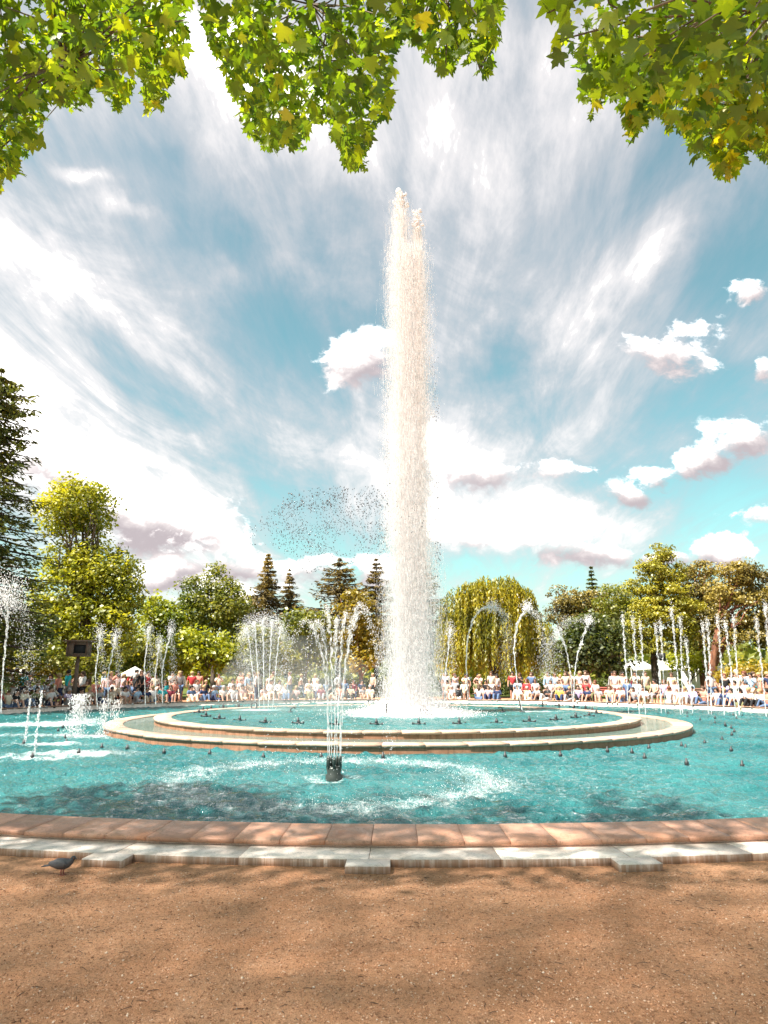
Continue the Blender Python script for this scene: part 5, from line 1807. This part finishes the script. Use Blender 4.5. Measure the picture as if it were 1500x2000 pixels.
def parasol(label, px, py, Y, wpx):
    c = at(px, py, Y)
    r = wpx * mpp(py, Y) / 2
    t = thing('parasol', label, 'parasol', (c[0], Y, 0))
    link('pole', MB().tube([(0, 0, 0), (0, 0, c[2] + .25)], .03, 8).mesh('pole', M_WHITE), t)
    b_ = MB()
    k = 8
    top_ = (0, 0, c[2] + .3)
    rim = [(r * math.cos(2 * PI * i / k), r * math.sin(2 * PI * i / k), c[2] - .1) for i in range(k)]
    low_ = [(x * .99, y * .99, z - .16) for x, y, z in rim]
    V = [top_] + rim + low_
    b_.add(V, [(0, 1 + i, 1 + (i + 1) % k) for i in range(k)])
    b_.n -= len(V)
    b_.V.pop()
    b_.add(V, [(1 + i, 1 + k + i, 1 + k + (i + 1) % k, 1 + (i + 1) % k) for i in range(k)])
    link('canopy', b_.mesh('canopy', M_CANVAS), t)


parasol('cream open parasol over the crowd below the tall yellow tree', 263, 1312, 40.0, 52)
parasol('small pale parasol half hidden under the cedar', 50, 1311, 37.0, 34)


def tent(label, px, Y, wpx, group=None):
    c = at(px, 1310, Y)
    w2 = wpx * mpp(1300, Y) / 2
    t = thing('market_tent', label, 'tent', (c[0], Y, 0), 0, group)
    for sx in (-1, 1):
        for sy in (-1, 1):
            link('pole', MB().tube([(sx * w2, sy * 1.4, 0), (sx * w2, sy * 1.4, 2.25)], .035, 6).mesh('pole', M_WHITE), t)
    b_ = MB()
    V = [(-w2, -1.4, 2.25), (w2, -1.4, 2.25), (w2, 1.4, 2.25), (-w2, 1.4, 2.25), (-w2 * .5, 0, 2.85), (w2 * .5, 0, 2.85)]
    b_.add(V, [(0, 1, 5, 4), (2, 3, 4, 5)])
    b_.add(V, [(1, 2, 5), (3, 0, 4)])
    link('roof', b_.mesh('roof', M_CANVAS), t)
    link('valance', MB().box((0, -1.4, 2.08), (w2 * 2, .02, .32)).mesh('valance', M_CANVAS), t)
    link('back_wall', MB().box((0, 1.38, 1.1), (w2 * 2, .03, 2.2)).mesh('back_wall', M_CANVAS), t)


tent('white market tent behind the yellow pine trunks', 1305, 60.0, 58, 'white tents behind the pines')
tent('white market tent beside the red leaning trunk', 1372, 60.5, 56, 'white tents behind the pines')
tent('white market tent past the golden bush', 1245, 61.0, 46, 'white tents behind the pines')


# ------------------------------------------------------------------ pigeon
def pigeon():
    p = on_plane(120, 1709, 0)
    t = thing('pigeon', 'dark grey pigeon walking on the sand beside the stone step', 'pigeon', p, -.12)
    m_body = simple('pigeon_feathers', (.075, .078, .09), .6, .3, 30)
    m_wing = simple('pigeon_wing', (.115, .12, .135), .6, .35, 26)
    m_head = simple('pigeon_head', (.035, .05, .06), .4, .3, 40)
    m_leg = simple('pigeon_leg', (.35, .10, .08), .6, .2, 40)
    # one body from tail root to crown, facing +x
    pts = np.array([(-.125, 0, .095), (-.09, 0, .100), (-.04, 0, .105), (.02, 0, .112), (.065, 0, .122), (.092, 0, .136), (.106, 0, .154), (.115, 0, .170), (.117, 0, .182)])
    rad = [.012, .034, .052, .056, .047, .032, .024, .024, .010]
    b_ = MB()
    b_.tube(pts, rad, 12)
    link('body', b_.mesh('body', m_body, True), t)
    b_ = MB()
    b_.ball((.118, 0, .170), (.027, .023, .024), 10, 7)
    t.scale = (.72, .72, .72)
    hd_ = link('head', b_.mesh('head', m_head, True), t)
    b_ = MB()
    b_.tube([(.138, 0, .169), (.153, 0, .164), (.166, 0, .157)], [.008, .006, .001], 6)
    link('beak', b_.mesh('beak', simple('beak', (.05, .045, .045), .5, .1, 30)), hd_)
    for s in (-1, 1):
        b_ = MB()
        b_.ball((.130, s * .0205, .175), .0045, 6, 4)
        link('eye', b_.mesh('eye', simple('pigeon_eye', (.45, .14, .03), .2, .1, 30)), hd_)
        b_ = MB()
        b_.ball((-.035, s * .046, .118), (.105, .018, .040), 10, 6)
        link('wing', b_.mesh('wing', m_wing, True), t)
        b_ = MB()
        b_.tube([(.01, s * .022, .075), (.004, s * .024, .035), (.01, s * .024, .004)], [.010, .006, .005], 6)
        for dxx, dyy in ((.032, 0), (.024, .014), (.024, -.014), (-.016, 0)):
            b_.tube([(.01, s * .024, .005), (.01 + dxx, s * .024 + dyy, .003)], [.004, .002], 5)
        link('leg', b_.mesh('leg', m_leg), t)
    b_ = MB()
    V = [(-.10, -.018, .104), (-.10, .018, .104), (-.225, .034, .086), (-.225, -.034, .086), (-.10, -.018, .090), (-.10, .018, .090), (-.225, .034, .079), (-.225, -.034, .079)]
    b_.add(V, [(0, 3, 2, 1), (4, 5, 6, 7), (0, 1, 5, 4), (1, 2, 6, 5), (2, 3, 7, 6), (3, 0, 4, 7)])
    link('tail', b_.mesh('tail', m_body), t)


pigeon()

# ------------------------------------------------------------------ loose grains on the sand
n = 62000
y = 3.2 + 2.6 * RNG.random(n) ** .9
x = RNG.uniform(-1, 1, n) * (.62 * y + .5)
ok = np.hypot(x - CX, y - CY) > R_PLAT + .03
x, y = x[ok], y[ok]
n = len(x)
s = RNG.lognormal(-5.5, .40, n).clip(.0018, .010)
o = np.array([(1, 0, 0), (-1, 0, 0), (0, 1, 0), (0, -1, 0), (0, 0, .62), (0, 0, -.5)])
f = np.array([(0, 2, 4), (2, 1, 4), (1, 3, 4), (3, 0, 4), (2, 0, 5), (1, 2, 5), (3, 1, 5), (0, 3, 5)])
V = o[None] * s[:, None, None] * RNG.uniform(.6, 1.4, (n, 6, 1))
a = RNG.uniform(0, 2 * PI, n)
V = np.stack([V[..., 0] * np.cos(a)[:, None] - V[..., 1] * np.sin(a)[:, None] * .75, V[..., 0] * np.sin(a)[:, None] + V[..., 1] * np.cos(a)[:, None] * .75, V[..., 2]], -1)
V += np.stack([x, y, s * .15], 1)[:, None]
tag(link('gravel', mesh_np('gravel', V.reshape(-1, 3), (f[None] + (np.arange(n) * 6)[:, None, None]).reshape(-1, 3), [M_PEBBLE])), 'loose orange-brown sand grains and pebbles on the ground', 'gravel', kind='stuff')
n = 260
y = 3.3 + 2.4 * RNG.random(n)
x = RNG.uniform(-1, 1, n) * (.6 * y + .3)
ok = np.hypot(x - CX, y - CY) > R_PLAT + .05
tw = MB()
for i in np.nonzero(ok)[0]:
    a, L = RNG.uniform(0, PI), RNG.uniform(.015, .06)
    c = np.array([x[i], y[i], .004])
    d = np.array([math.cos(a), math.sin(a), 0]) * L / 2
    tw.tube([c - d, c + (0, 0, .002), c + d], [.0012, .0018, .001], 4, cap=False)
tag(link('litter', tw.mesh('litter', M_BARK_DARK)), 'tiny dark twigs and plant litter scattered on the sand', 'litter', kind='stuff')
